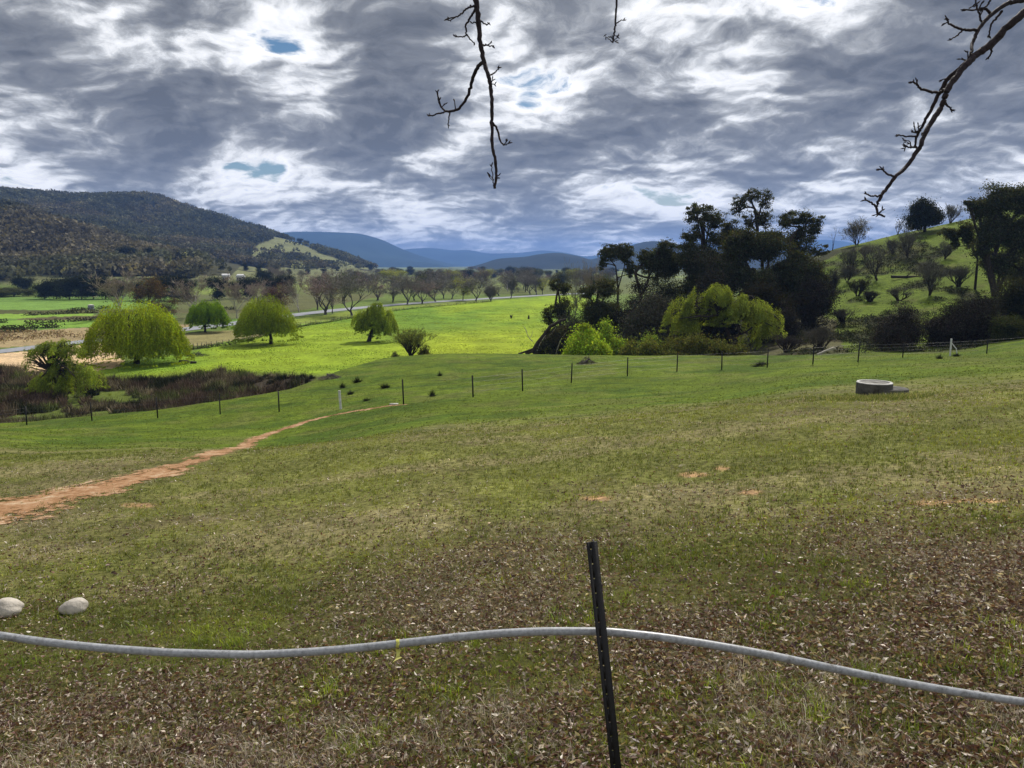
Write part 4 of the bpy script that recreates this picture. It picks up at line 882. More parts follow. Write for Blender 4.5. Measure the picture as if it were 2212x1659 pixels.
# ---- post and wire fence across the slope
posts = [(-75, 929, 37), (58, 918, 38), (199, 909, 38), (341, 903, 42), (476, 895, 42), (603, 890, 42), (872, 874, 51), (1022, 858, 44), (1129, 845, 44), (1234, 827, 39), (1355, 813, 38), (1462, 803, 36), (1559, 799, 37), (1657, 794, 37), (1756, 787, 37), (1853, 782, 40), (1949, 776, 30), (2130, 775, 30), (2240, 772, 30)]
pp = []
for px, py, h in posts:
    g = hit(px, py, 25)
    if px > 1900: g = gp(px, 61, py)
    pp.append((g, h*g[1]/FPX*1.02))
g0 = pp[0][0]; root = empty('paddock_fence', g0, 'black star picket and wire fence crossing the grassy slope from left to right', 'fence')
def y_post(mb, h, w=.034, t=.006, below=.3):
    for k in range(3):
        a = k*2*pi/3+pi/2; d = np.array([cos(a), sin(a)]); nrm = np.array([-d[1], d[0]])
        c = [d*0+nrm*t/2, d*w+nrm*t/2, d*w-nrm*t/2, d*0-nrm*t/2]
        Vv = [(*q, z) for z in (-below, h) for q in c]
        mb.add(Vv, [[0, 1, 5, 4], [1, 2, 6, 5], [2, 3, 7, 6], [3, 0, 4, 7], [4, 5, 6, 7], [0, 3, 2, 1]])
tops = []
for i, (g, h) in enumerate(pp):
    m = MB(); y_post(m, h*1.08, .052, .010); o = m.build('post', M['steel_black'], root); o.location = g-g0
    o.rotation_euler = (rng.normal(0, .02), rng.normal(0, .025), rng.normal(0, .3)); tops.append((g, h))
wp = [t for t in tops]
sw = gp(2052, 60.5, 770); 
for frac in (.28, .52, .75, .95):
    m = MB(); L_ = []
    for i in range(len(wp)-1):
        a = wp[i][0]+[0, 0, wp[i][1]*frac]; c = wp[i+1][0]+[0, 0, wp[i+1][1]*frac]
        for t in np.linspace(0, 1, 7)[:-1]: L_.append(a*(1-t)+c*t-[0, 0, .02*sin(pi*t)])
    L_.append(wp[-1][0]+[0, 0, wp[-1][1]*frac]); tube(m, np.array(L_)-g0, .004 if frac < .9 else .005, 4); m.build('wire', M['wire'], root)
g = gp(2052, 60.4, 770); h = 37*g[1]/FPX
root = empty('strainer_post', g, 'white steel strainer post with a slanting brace on the right part of the fence line', 'fence post')
m = MB(); tube(m, [(0, 0, -.3), (0, 0, h)], .065, 12); m.build('post', M['white_paint'], root, True)
m = MB(); tube(m, [(.03, 0, h*.78), (.40, -.05, h*.45), (.55, -.1, -.1)], .038, 8); m.build('brace', M['white_paint'], root, True)
m = MB(); tube(m, [(0, 0, h), (0, 0, h+.03)], [.075, .06], 12); m.build('cap', M['white_paint'], root, True)
g = hit(735, 884, 25); h = 40*g[1]/FPX
root = empty('pipe_marker', g, 'white pipe post standing alone in the fence line beside the dirt track', 'post')
m = MB(); tube(m, [(0.05, 0, -.3), (-.02, 0, h)], .085, 14); m.build('post', M['white_paint'], root, True)
m = MB(); tube(m, [(-.02, 0, h), (-.022, 0, h+.05)], [.10, .085], 14); m.build('cap', M['concrete_pale'], root, True)
g = hit(851, 874, 25); m = MB(); box(m, (0, 0, .03), (.55, .22, .08), .1); o = m.build('concrete_slab', M['concrete_pale'], None, False, g)
tag(o, 'small flat pale concrete slab in the grass at the end of the track', 'slab')

# ---- concrete well rings
g = hit(1887, 858, 15); s = g[1]/FPX; R1 = 37.5*s; g = g*[1+R1/g[1], 1, 1]+np.array([0, R1, 0])
root = empty('well', g, 'round concrete well ring with a lid on a lower offset concrete disc', 'well')
def ring(mb, c, r0, r1, z0, z1, n=56, wob=.0, r=rng):
    th = np.arange(n)*2*pi/n; w = 1+wob*r.normal(0, 1, n)
    rr = [(r1, z0), (r1*1.0, z1-.02), (r1-.015, z1), (r0, z1), (r0, z0)]
    Vv = np.concatenate([np.stack([c[0]+np.cos(th)*q*w, c[1]+np.sin(th)*q*w, np.full(n, z)], 1) for q, z in rr])
    F = [[i*n+j, i*n+(j+1) % n, (i+1)*n+(j+1) % n, (i+1)*n+j] for i in range(4) for j in range(n)]; mb.add(Vv, F)
R1 = 37.5*s; R2 = 43*s
m = MB(); ring(m, (0, 0), R1*.84, R1, .02, .39, wob=.006); o1 = m.build('upper_ring', M['concrete'], root)
m = MB(); ring(m, (0, 0), R1*.84, R1*1.012, .392, .418, wob=.008); m.build('rim', M['concrete_pale'], root)  # pale tone paints the sunlit rim above the shade-dark side
m = MB(); ring(m, (0, 0), .001, R1*.838, .26, .395); m.build('lid', M['lid'], root)
m = MB(); ring(m, (R1*.84, -R1*.16), .001, 38.5*s, -.5, .23, wob=.012); m.build('lower_disc', M['concrete'], root)
m = MB(); tube(m, [(.10, -R1*1.03, .14), (.16, -R1*1.08, .0), (.26, -R1*1.12, -.2)], .018, 6); m.build('outlet_pipe', M['white_paint'], root)

# ---- dirt track and its ragged edge
def track_mat():
    m, N, L = newmat('dirt_track')
    a = N.new('ShaderNodeAttribute'); a.attribute_name = 'col'; v = objvec(N, L)
    n = nz(N, L, 5, 9, .7, v); n2 = nz(N, L, 1.1, 6, .65, v)
    ad = N.new('ShaderNodeMath'); ad.operation = 'ADD'; L.new(n.outputs['Fac'], ad.inputs[0]); L.new(n2.outputs['Fac'], ad.inputs[1])
    hf = N.new('ShaderNodeMath'); hf.operation = 'MULTIPLY'; hf.inputs[1].default_value = .5; L.new(ad.outputs[0], hf.inputs[0])
    col = ramp(N, L, hf.outputs[0], [(.38, (.11, .068, .036)), (.47, (.28, .152, .075)), (.54, (.36, .215, .12)), (.63, (.48, .37, .25))])
    sp = N.new('ShaderNodeSeparateColor'); L.new(a.outputs['Color'], sp.inputs[0])
    x = N.new('ShaderNodeMath'); x.operation = 'MULTIPLY_ADD'; L.new(ad.outputs[0], x.inputs[0]); x.inputs[1].default_value = 3.2; x.inputs[2].default_value = -2.62
    t = N.new('ShaderNodeMath'); t.operation = 'SUBTRACT'; L.new(x.outputs[0], t.inputs[0]); 
    e = N.new('ShaderNodeMath'); e.operation = 'POWER'; L.new(sp.outputs[0], e.inputs[0]); e.inputs[1].default_value = 1.3
    em = N.new('ShaderNodeMath'); em.operation = 'MULTIPLY'; L.new(e.outputs[0], em.inputs[0]); em.inputs[1].default_value = 1.25; L.new(em.outputs[0], t.inputs[1])
    mr = N.new('ShaderNodeMapRange'); mr.inputs['From Min'].default_value = -.12; mr.inputs['From Max'].default_value = .12; L.new(t.outputs[0], mr.inputs['Value'])
    b = N.new('ShaderNodeBsdfPrincipled'); L.new(col, b.inputs['Base Color']); b.inputs['Roughness'].default_value = .95; b.inputs['Specular IOR Level'].default_value = .05
    L.new(mr.outputs[0], b.inputs['Alpha'])
    bp = N.new('ShaderNodeBump'); bp.inputs['Distance'].default_value = .04; L.new(ad.outputs[0], bp.inputs['Height']); L.new(bp.outputs[0], b.inputs['Normal'])
    o = N.new('ShaderNodeOutputMaterial'); L.new(b.outputs[0], o.inputs['Surface']); return m
M['track'] = track_mat()
tp = [(-560, 1190), (-260, 1140), (-60, 1112), (60, 1088), (200, 1058), (330, 1024), (450, 986), (560, 945), (650, 915), (740, 893), (820, 880), (880, 874)]
tw = [5.2, 5.0, 4.6, 3.9, 2.9, 2.0, 1.4, 1.3, 1.2, 1.1, .8, .3]
ribbon_strip('dirt_track', [hit(a_, b_, 4)[:2] for a_, b_ in tp], tw, M['track'], .012, 500, 17, jag=.9)

# ---- the near picket and the grey pipe it carries
YP = 3.0
def leanpt(px, py, Y=YP): return P(px, py, Y)
ptop, pbot = P(1278, 1170, YP), P(1332, 1672, YP-.06)
ax = (pbot-ptop); L_ = np.linalg.norm(ax); ax /= L_
gnd = float(gz(pbot[0], YP)); kk = (ptop[2]-gnd)/(-ax[2])+.35
base = ptop+ax*kk
root = empty('star_picket', base, 'black star picket with small wire holes leaning left in the foreground', 'fence post')
up = -ax; right = np.cross(up, [0, -1., 0]); right /= np.linalg.norm(right); front = np.cross(right, up)
m = MB(); t = .0055
def strip(u0, u1, z0, z1, w0, w1):
    Vv = [ptop-base+up*(-z)+right*u+front*w for z in (z0, z1) for (u, w) in ((u0, w0), (u1, w0), (u1, w1), (u0, w1))]
    m.add(Vv, [[0, 1, 5, 4], [1, 2, 6, 5], [2, 3, 7, 6], [3, 0, 4, 7], [4, 5, 6, 7], [0, 3, 2, 1]])
hw_, e_, hh, hx = .0225, kk, .0032, -.006
zs = [.03+.062*i for i in range(int((kk-.4)/.062))]; prev = 0.
strip(-hw_, hx-hh, 0, e_, 0, t); strip(hx+hh, hw_, 0, e_, 0, t)
for z in zs: strip(hx-hh, hx+hh, prev, z-hh, 0.0003, t-.0003); prev = z+hh
strip(hx-hh, hx+hh, prev, e_, .0003, t-.0003)
m.build('face_flange', M['steel_black'], root)
m = MB(); strip(.006, .0115, .0, e_, -.030, -.0002); m.build('rear_flange', M['steel_black'], root)
pipe_px = [(-520, 1325), (-260, 1340), (-90, 1360), (0, 1373), (100, 1387), (250, 1402), (400, 1411), (520, 1414), (640, 1410), (780, 1399), (900, 1386), (1000, 1375), (1100, 1367), (1200, 1363.5), (1290, 1364), (1400, 1373), (1500, 1387), (1650, 1413), (1800, 1444), (1950, 1474), (2100, 1500), (2212, 1516), (2400, 1540), (2700, 1560)]
pc = np.array([P(a_, b_, YP+.062+.05*((a_-1290)/1000)**2) for a_, b_ in pipe_px])
tt = np.linspace(0, len(pc)-1, 160); pc = pchip(np.arange(len(pc)), pc, tt)
m = MB(); tube(m, pc, .0168, 20)
def pipe_mat():
    mt, N, L = newmat('grey_pipe'); v = objvec(N, L); n = nz(N, L, 5, 6, .7, v); n2 = nz(N, L, 60, 4, .6, v)
    c = ramp(N, L, n.outputs['Fac'], [(.3, (.30, .31, .33)), (.6, (.38, .39, .41)), (.75, (.24, .24, .24))])
    n3 = nz(N, L, 11, 9, .75, v); c3 = ramp(N, L, n3.outputs['Fac'], [(.36, (.42, .38, .33)), (.46, (1, 1, 1))]); c = mulc(N, L, c, c3, .8)
    c2 = ramp(N, L, n2.outputs['Fac'], [(.3, (.6, .6, .6)), (.6, (1, 1, 1))])
    b = N.new('ShaderNodeBsdfPrincipled'); L.new(mulc(N, L, c, c2), b.inputs['Base Color']); b.inputs['Roughness'].default_value = .38; b.inputs['Specular IOR Level'].default_value = .55
    o = N.new('ShaderNodeOutputMaterial'); L.new(b.outputs[0], o.inputs['Surface']); return mt
M['pipe'] = pipe_mat()
tag(m.build('hose_pipe', M['pipe'], None, True), 'long grey poly pipe sagging across the foreground behind the black picket', 'pipe')
c0 = P(1290, 1364, YP+.02); th = np.linspace(0, 2*pi, 22)
m = MB(); tube(m, [c0-base+right*(.021+.004*cos(a))*1.+front*(-.045-.0+.062*cos(a)*-.0)+up*(.024*sin(a))+np.array([0, 1, 0])*(.032*cos(a)+.012) for a in th], .0012, 5, False)
tube(m, [c0-base+right*.024+up*(-.004), c0-base+right*.034+up*(-.022)-[0, .02, 0], c0-base+right*.040+up*(-.026)-[0, .02, 0]], .0011, 4)
m.build('wire_tie', M['wire'], root)
# yellow flagging tape knotted on the pipe
cpt = P(860, 1390, YP+.07); r = np.random.default_rng(12)
root = empty('flagging_tape', cpt, 'scrap of yellow plastic tape knotted round the grey pipe and hanging down', 'tape')
Mt, N, Lk = newmat('yellow_tape'); d = N.new('ShaderNodeBsdfPrincipled'); d.inputs['Base Color'].default_value = (.72, .70, .16, 1); d.inputs['Roughness'].default_value = .4
tl = N.new('ShaderNodeBsdfTranslucent'); tl.inputs['Color'].default_value = (.8, .78, .3, 1); mxx = N.new('ShaderNodeMixShader'); mxx.inputs[0].default_value = .4
Lk.new(d.outputs[0], mxx.inputs[1]); Lk.new(tl.outputs[0], mxx.inputs[2]); oo = N.new('ShaderNodeOutputMaterial'); Lk.new(mxx.outputs[0], oo.inputs['Surface'])
th = np.linspace(0, 2*pi, 17); rr = .0182
Vv = np.concatenate([np.stack([np.full(17, s_)+.002*np.sin(th*3), rr*np.cos(th), rr*np.sin(th)], 1) for s_ in (-.007, .007)])
mk('knot', Vv, np.array([[i, i+1, i+18, i+17] for i in range(16)]), Mt, root)
u = np.linspace(0, 1, 7); row = lambda s_: np.stack([s_*(.004+.016*u)+.006*np.sin(u*5+s_), -.02+.006*np.sin(u*7), -.015-u*.052+.004*s_*u*3], 1)
Vv = np.concatenate([row(-1), row(0), row(1)]); mk('tail', Vv, np.array([[a_*7+i, a_*7+i+1, (a_+1)*7+i+1, (a_+1)*7+i] for a_ in range(2) for i in range(6)]), Mt, root)

# ---- two pale stones
def stone(px, py, w, h, dx, label, seed):
    g = hit(px, py, 3); s = g[1]/FPX; r = np.random.default_rng(seed)
    import bmesh
    bm = bmesh.new(); bmesh.ops.create_icosphere(bm, subdivisions=4, radius=1); me = bpy.data.meshes.new('pale_stone')
    co_ = np.array([v.co[:] for v in bm.verts]); nn = .86+.3*vn(co_[:, 0]*1.3+seed, co_[:, 1]*1.3+co_[:, 2], 1., seed, 3)
    co_ *= nn[:, None]; egg = 1-.22*co_[:, 0]*dx
    co_[:, 2] *= egg; co_ *= [w*s/2, w*s*.42, h*s/2*1.15]
    co_[:, 2] += h*s*.34
    for v, q_ in zip(bm.verts, co_): v.co = q_
    bm.to_mesh(me); bm.free(); me.materials.append(M['rock']); me.polygons.foreach_set('use_smooth', [True]*len(me.polygons))
    o = bpy.data.objects.new('pale_stone', me); C.objects.link(o); o.location = g; tag(o, label, 'stone')
stone(160, 1322, 62, 34, -1, 'smooth cream stone lying in the grass, right one of the pair', 5)
stone(16, 1328, 66, 40, 1, 'grey-white stone with dark flecks cut by the left edge of the photo', 9)

# ---- bare twigs of the overhead tree
def twig(name, main, subs, Y, label, r0, r1, curvey=.0):
    pts0 = [P(px, py, Y+dy) for px, py, dy in main]; b = pts0[0]
    root = empty(name, b, label, 'branch'); r = np.random.default_rng(int(main[0][0]))
    def dens(pl):
        pl = np.array(pl); t = np.linspace(0, len(pl)-1, max(6, len(pl)*5)); q = pchip(np.arange(len(pl)), pl, t)
        q[1:-1] += r.normal(0, .0011, (len(q)-2, 3)); return q
    q = dens(pts0); m = MB(); rad = np.linspace(r0, r1, len(q))*(1+.12*np.sin(np.arange(len(q))*1.9)*(r.random(len(q)) > .5))
    tube(m, q-b, rad, 8); m.build('stem', M['twigbark'], root, True)
    for sb in subs:
        pl, a0, a1 = sb; pts = [P(px, py, Y+dy) for px, py, dy in pl]; q = dens(pts) if len(pts) > 2 else np.linspace(pts[0], pts[-1], 5)
        m = MB(); tube(m, q-b, np.linspace(a0, a1, len(q)), 6)
        e = q[-1]-b; d = (q[-1]-q[-2]); d /= np.linalg.norm(d)
        for k in range(2 if a0 < .0035 else 4):
            dd = d+rdir(1, r)[0]*.7; dd /= np.linalg.norm(dd); c_ = e-d*r.uniform(0, .012)
            tube(m, [c_, c_+dd*.007, c_+dd*.014], [.0012, .0024, .0006], 5)
        m.build('twig', M['twigbark'], root, True)
A = lambda X, Yv, dy=0.: (877.8+.2645*X, .2645*Yv, dy)
mm = lambda x: x
twig('hanging_branch', [A(535, -420, .1), A(545, -200, .05), A(565, 0), A(580, 90), A(590, 200), A(608, 360), A(635, 500), A(668, 620, -.02), A(685, 700, -.02), A(698, 860, -.03), A(700, 1000, -.03), A(702, 1180, -.04), A(728, 1320, -.05), A(735, 1430, -.05), A(722, 1540, -.05)], [
    ([A(572, 46), A(525, 52, -.02), A(470, 90, -.05), A(420, 135, -.06), A(335, 152, -.08)], .0042, .0022),
    ([A(400, 142, -.06), A(355, 168, -.08)], .002, .0015),
    ([A(565, 70), A(520, 150, .04), A(485, 210, .06), A(490, 280, .07), A(465, 300, .08), A(400, 300, .09)], .0045, .002),
    ([A(495, 280, .07), A(520, 320, .07), A(558, 355, .08)], .003, .0018),
    ([A(585, 165), A(560, 185, -.02), A(533, 188, -.03)], .003, .0018),
    ([A(600, 165), A(635, 192, .02), A(660, 202, .03), A(680, 188, .03)], .003, .0018),
    ([A(618, 370), A(660, 372, .02), A(716, 375, .03)], .0036, .0018), ([A(660, 372, .02), A(698, 345, .02)], .0024, .0016),
    ([A(630, 505), A(590, 540, .04), A(548, 620, .08), A(525, 720, .12), A(480, 820, .14), A(430, 885, .16), A(350, 914, .18), A(300, 890, .2), A(265, 830, .2), A(252, 748, .2)], .0075, .003),
    ([A(310, 915, .18), A(250, 930, .2), A(210, 945, .2), A(180, 942, .2)], .0036, .002), ([A(355, 918, .18), A(345, 980, .18), A(342, 1030, .18)], .003, .0018),
    ([A(402, 895, .17), A(392, 815, .17)], .0026, .0014), ([A(292, 870, .2), A(318, 850, .2)], .002, .0012), ([A(280, 860, .2), A(268, 800, .19)], .002, .0012),
    ([A(680, 615), A(720, 595, .02), A(765, 548, .03)], .0036, .0018), ([A(690, 690), A(705, 645, .0)], .003, .0015), ([A(690, 685), A(725, 688, .02)], .0026, .0014),
    ([A(702, 1000, -.03), A(745, 1060, -.01), A(765, 1150, .0), A(800, 1182, .01), A(840, 1170, .01)], .0045, .002), ([A(800, 1180, .01), A(830, 1140, .01)], .0024, .0014),
    ([A(712, 1520, -.05), A(705, 1440, -.04), A(696, 1338, -.04)], .0024, .0014), ([A(715, 1470, -.05), A(675, 1420, -.05)], .0016, .001), ([A(738, 1440, -.05), A(760, 1432, -.05)], .0018, .001), ([A(712, 1480, -.05), A(672, 1440, -.05)], .0014, .001), ([A(735, 1452, -.05), A(755, 1450, -.05)], .0016, .001)],
    2.9, 'bare dark branch with side twigs hanging at top centre, longest of the hanging ones', .0105, .0045)
twig('hanging_branch', [A(1722, -300), A(1716, 0), A(1712, 100), A(1708, 200), A(1700, 260), A(1685, 350)], [
    ([A(1708, 195), A(1745, 172), A(1778, 158)], .0024, .0014), ([A(1695, 262), A(1700, 285), A(1728, 303)], .002, .001), ([A(1682, 345), A(1650, 315), A(1628, 300)], .002, .001), ([A(1690, 330), A(1665, 292)], .0018, .001), ([A(1690, 325), A(1712, 345)], .0016, .001), ([A(1692, 330), A(1730, 302)], .0016, .001)],
    3.1, 'short thin bare twig tip hanging alone at the top edge, right of centre', .0045, .0032)
B = lambda X, Yv, dy=0.: (1810.4+.2977*X, .2977*Yv, dy)
twig('hanging_branch', [B(1700, -260, .1), B(1500, -60, .05), B(1349, 90), B(1220, 205), B(1110, 320), B(1000, 400), B(930, 470, -.02), B(850, 570, -.03), B(795, 650, -.04), B(765, 745, -.05), B(700, 850, -.06), B(640, 950, -.08), B(580, 1090, -.1), B(500, 1200, -.1), B(410, 1290, -.12), B(350, 1370, -.12), B(310, 1430, -.13), B(280, 1500, -.13), B(290, 1550, -.13), B(340, 1572, -.13)], [
    ([B(960, 430), B(880, 500, .03), B(800, 570, .06), B(740, 670, .08), B(680, 780, .1), B(630, 880, .1), B(570, 990, .12), B(562, 1066, .12)], .009, .0036),
    ([B(562, 1066, .12), B(520, 1068, .12), B(480, 1050, .12)], .0036, .002), ([B(530, 1065, .12), B(520, 1030, .12), B(480, 1015, .13)], .0024, .0014), ([B(500, 1060, .12), B(485, 1075, .12)], .002, .0012), ([B(520, 1045, .12), B(500, 1030, .12)], .002, .0012),
    ([B(800, 640, -.04), B(740, 672, .0), B(680, 668, .02), B(600, 642, .03), B(570, 610, .03), B(540, 592, .03)], .0055, .0028), ([B(575, 615, .03), B(568, 580, .03)], .0028, .0016),
    ([B(790, 570, .06), B(755, 577, .06)], .0026, .0014), ([B(775, 745, -.05), B(800, 770, -.04), B(825, 803, -.04)], .004, .0018),
    ([B(635, 955, -.08), B(605, 970, -.06)], .003, .0016), ([B(600, 950, .11), B(585, 940, .11), B(583, 905, .11)], .003, .0018), ([B(590, 955, .11), B(560, 950, .11), B(552, 908, .11)], .003, .0018), ([B(575, 965, .11), B(532, 958, .11)], .0026, .0016),
    ([B(570, 988, .12), B(500, 990, .12), B(420, 978, .13)], .0036, .002),
    ([B(410, 1280, -.12), B(360, 1262, -.12), B(318, 1222, -.12)], .0036, .0024), ([B(325, 1232, -.12), B(290, 1225, -.12)], .0024, .0014),
    ([B(318, 1420, -.13), B(250, 1422, -.13), B(195, 1402, -.13)], .0034, .002), ([B(275, 1498, -.13), B(235, 1465, -.13), B(192, 1450, -.13)], .0036, .0022), ([B(300, 1545, -.13), B(325, 1520, -.13)], .003, .0016), ([B(300, 1550, -.13), B(272, 1558, -.13)], .0026, .0016),
    ([B(1110, 330), B(1112, 380, .01), B(1092, 420, .02)], .004, .002),
    ([B(1560, -80, .2), B(1349, 0, .16), B(1240, 20, .14), B(1150, 75, .12), B(1060, 160, .1), B(1005, 240, .08), B(975, 320, .06), B(960, 425, .0)], .0085, .005),
    ([B(1010, 220, .08), B(930, 216, .08), B(860, 200, .08), B(800, 165, .08), B(785, 130, .08)], .005, .0024), ([B(905, 218, .08), B(865, 258, .08), B(812, 290, .08)], .0032, .0018), ([B(795, 160, .08), B(765, 178, .08)], .0024, .0014),
    ([B(1190, 80, .12), B(1150, 130, .12), B(1105, 190, .12), B(1095, 262, .12)], .0046, .0022), ([B(1105, 95, .11), B(1065, 65, .11), B(1015, 70, .11), B(910, 70, .11)], .005, .0022),
    ([B(1040, 160, .1), B(1030, 110, .1), B(1015, 75, .1), B(1000, 0, .1), B(1005, -60, .1)], .0036, .002), ([B(1115, -20, .11), B(1080, 40, .11), B(1040, 70, .11)], .004, .002), ([B(1020, 70, .1), B(1045, 15, .1)], .003, .0016), ([B(985, 50, .1), B(1005, 30, .1)], .0024, .0014), ([B(1030, 115, .1), B(1050, 75, .1)], .0024, .0014), ([B(950, 60, .11), B(985, 42, .11)], .0022, .0014),
    ([B(945, 432, .0), B(940, 380, .0)], .003, .0014), ([B(935, 440, .0), B(890, 428, .0)], .003, .0014), ([B(950, 425, .0), B(965, 375, .0)], .0024, .0014)],
    2.6, 'long bare branch with budded side twigs slanting down at the top right', .0135, .0032)

# ---- grass and leaf litter on the near slope
r = np.random.default_rng(101)
def pts_on(n, y0, y1, p=1.0, amax=.86):
    u = r.random(n); e = 2-p
    Yt = (y0**e+u*(y1**e-y0**e))**(1/e); Xt = Yt*r.uniform(-amax, amax, n); return Xt, Yt
def path_d(x, y):
    c_ = np.array([hit(a_, b_, 4)[:2] for a_, b_ in tp]); xi = np.interp(y, c_[:, 1], c_[:, 0]); return np.abs(x-xi)
# dead leaves: bent little blades of brown and bleached leaf
def dead_leaves(n, y0, y1, p, size):
    X, Y_ = pts_on(n, y0, y1, p); g = greenness(X, Y_)
    k = (r.random(n) < np.clip(1.05-g*.9, .12, 1)*(1-.5*sm(5, 8, Y_))*(1-.72*sm(9, 14, Y_))) & ((path_d(X, Y_) > .6) | (Y_ < 6)); X, Y_ = X[k], Y_[k]; n = len(X)
    z = gz(X, Y_)+r.uniform(.003, .05, n)*.8; c_ = np.stack([X, Y_, z], 1)
    d = rdir(n, r); d[:, 2] = np.abs(d[:, 2])*.5; d /= np.linalg.norm(d, axis=1)[:, None]
    s = np.cross(d, rdir(n, r)*[1, 1, .4]+[0, 0, .0]); s /= np.linalg.norm(s, axis=1)[:, None]; nrm = np.cross(d, s)
    L_ = size*r.uniform(.5, 1.25, n)[:, None]; w = L_*r.uniform(.25, .55, n)[:, None]; cv = L_*r.uniform(-.3, .3, n)[:, None]
    # two-quad curled leaf: 6 vertices
    Vv = np.stack([c_-d*L_*.5, c_-d*L_*.15+s*w*.5+nrm*cv, c_+d*L_*.5+nrm*cv*.5, c_-d*L_*.05-s*w*.5+nrm*cv, c_+nrm*cv*.1+d*L_*.05], 1)
    i = np.arange(n)[:, None]*5; F = np.concatenate([i+[0, 4, 1], i+[1, 4, 2], i+[0, 3, 4], i+[3, 2, 4]])
    pal = np.array([(.11, .052, .042), (.16, .085, .062), (.21, .14, .105), (.33, .25, .19), (.47, .39, .32), (.66, .59, .51), (.075, .038, .034), (.36, .23, .13)])
    pw = np.array([.20, .19, .16, .14, .10, .075, .14, .015]); cc = pal[r.choice(8, n, p=pw/pw.sum())]*np.exp(r.normal(0, .2, (n, 1)))
    return Vv.reshape(-1, 3), F, np.repeat(cc, 5, 0)
a1 = dead_leaves(165000, 2.6, 10, 1.05, .047); a2 = dead_leaves(95000, 10, 24, 1., .06)
m = MB(); m.add(*a1); m.add(*a2); tag(m.build('leaf_litter', M['litter']), kind='stuff')
def blades(n, y0, y1, p, hgt, wid, lean, colf, keepf, amax=.86, clump=0):
    if clump:
        nc = n//clump; X, Y_ = pts_on(nc, y0, y1, p, amax); k = r.random(nc) < keepf(X, Y_); X, Y_ = X[k], Y_[k]
        hs = np.repeat(r.uniform(.5, 1.35, len(X)), clump); tn = np.repeat(np.exp(r.normal(0, .22, (len(X), 1))), clump, 0); X = np.repeat(X, clump)+r.normal(0, hgt*.35, len(X)*clump); Y_ = np.repeat(Y_, clump)+r.normal(0, hgt*.35, len(Y_)*clump)
    else:
        X, Y_ = pts_on(n, y0, y1, p, amax); k = r.random(n) < keepf(X, Y_); X, Y_ = X[k], Y_[k]; hs = 1; tn = 1
    n = len(X); sc_ = hgt*r.uniform(.45, 1.3, n)*hs; b_ = np.stack([X, Y_, gz(X, Y_)-.004], 1)
    az = r.uniform(0, 2*pi, n); ln = np.abs(r.normal(0, lean, n)); h3 = np.stack([np.cos(az)*ln, np.sin(az)*ln, np.ones(n)], 1); h3 /= np.linalg.norm(h3, axis=1)[:, None]
    mid = b_+h3*(sc_*.55)[:, None]; h4 = h3+np.stack([np.cos(az), np.sin(az), -.4*np.ones(n)], 1)*(.3+ln*.5)[:, None]; h4 /= np.linalg.norm(h4, axis=1)[:, None]
    tip = mid+h4*(sc_*.5)[:, None]; s = np.stack([-np.sin(az), np.cos(az), 0*az], 1)*.8+rdir(n, r)*.4; s /= np.linalg.norm(s, axis=1)[:, None]; w = wid*r.uniform(.6, 1.3, n)[:, None]
    Vv = np.stack([b_-s*w, b_+s*w, mid+s*w*.8, tip, mid-s*w*.8], 1); i = np.arange(n)[:, None]*5
    return Vv.reshape(-1, 3), [i+[0, 1, 2, 4], i+[4, 2, 3]], np.repeat(colf(X, Y_, n)*tn, 5, 0)
def gcol(X, Y_, n):
    t = vn(X, Y_, 1.3, 81, 3); c = lerp(np.broadcast_to(np.array([.115, .138, .026]), (n, 3)), (.21, .235, .04), sm(.45, .65, t)*.8); c = lerp(c, (.085, .118, .015), sm(20, 36, Y_)*.9)
    return c*np.exp(r.normal(0, .28, (n, 1)))*np.exp(r.normal(0, .08, (n, 3)))
def add_bl(mb, res): 
    Vv, F, c = res; o_ = mb.n; mb.V.append(Vv); mb.n += len(Vv)
    for f in F: mb.F[f.shape[1]].append(f+o_)
    mb.c.append(c)
nopath = lambda X, Y_: (path_d(X, Y_) > .75)*1.+(path_d(X, Y_) <= .75)*.06
m = MB()
add_bl(m, blades(340000, 2.6, 9, .9, .048, .0017, .8, gcol, lambda X, Y_: (.07+.93*greenness(X, Y_)**1.3)*nopath(X, Y_), clump=7))
add_bl(m, blades(90000, 2.6, 8, .9, .10, .0022, .7, lambda X, Y_, n: gcol(X, Y_, n)*[1.15, 1.3, .9], lambda X, Y_: sm(.56, .70, vn(X, Y_, .55, 87, 3))*sm(.25, .6, greenness(X, Y_)+.2)*nopath(X, Y_), clump=16))
add_bl(m, blades(330000, 8, 26, 1., .065, .0042, .8, gcol, lambda X, Y_: (.12+.88*greenness(X, Y_))*nopath(X, Y_), clump=6))
add_bl(m, blades(300000, 24, 92, 1., .065, .010, 1.1, gcol, lambda X, Y_: nopath(X, Y_)*np.clip(.25+1.6*(vn(X, Y_, 2.2, 83, 3)-.3), 0, 1)*(gz(X, Y_) > 3.0), .9, clump=6))
tag(m.build('grass', M['blade']), kind='stuff')
def scol(X, Y_, n):
    pal = np.array([(.42, .36, .28), (.30, .24, .17), (.55, .50, .42), (.19, .15, .11)]); return pal[r.choice(4, n, p=[.3, .3, .12, .28])]*np.exp(r.normal(0, .2, (n, 1)))
m = MB()
dry = lambda X, Y_: np.clip((.62-greenness(X, Y_))*1.5+.12, .05, 1)*nopath(X, Y_)
add_bl(m, blades(60000, 2.6, 9, .9, .095, .0012, 1.6, scol, dry, clump=5)); add_bl(m, blades(46000, 2.6, 5.4, .9, .12, .0012, 1.1, scol, lambda X, Y_: sm(.52, .66, vn(X, Y_, .8, 84, 2)), clump=12))
add_bl(m, blades(60000, 9, 28, 1., .09, .0032, 1.6, scol, dry, clump=4))
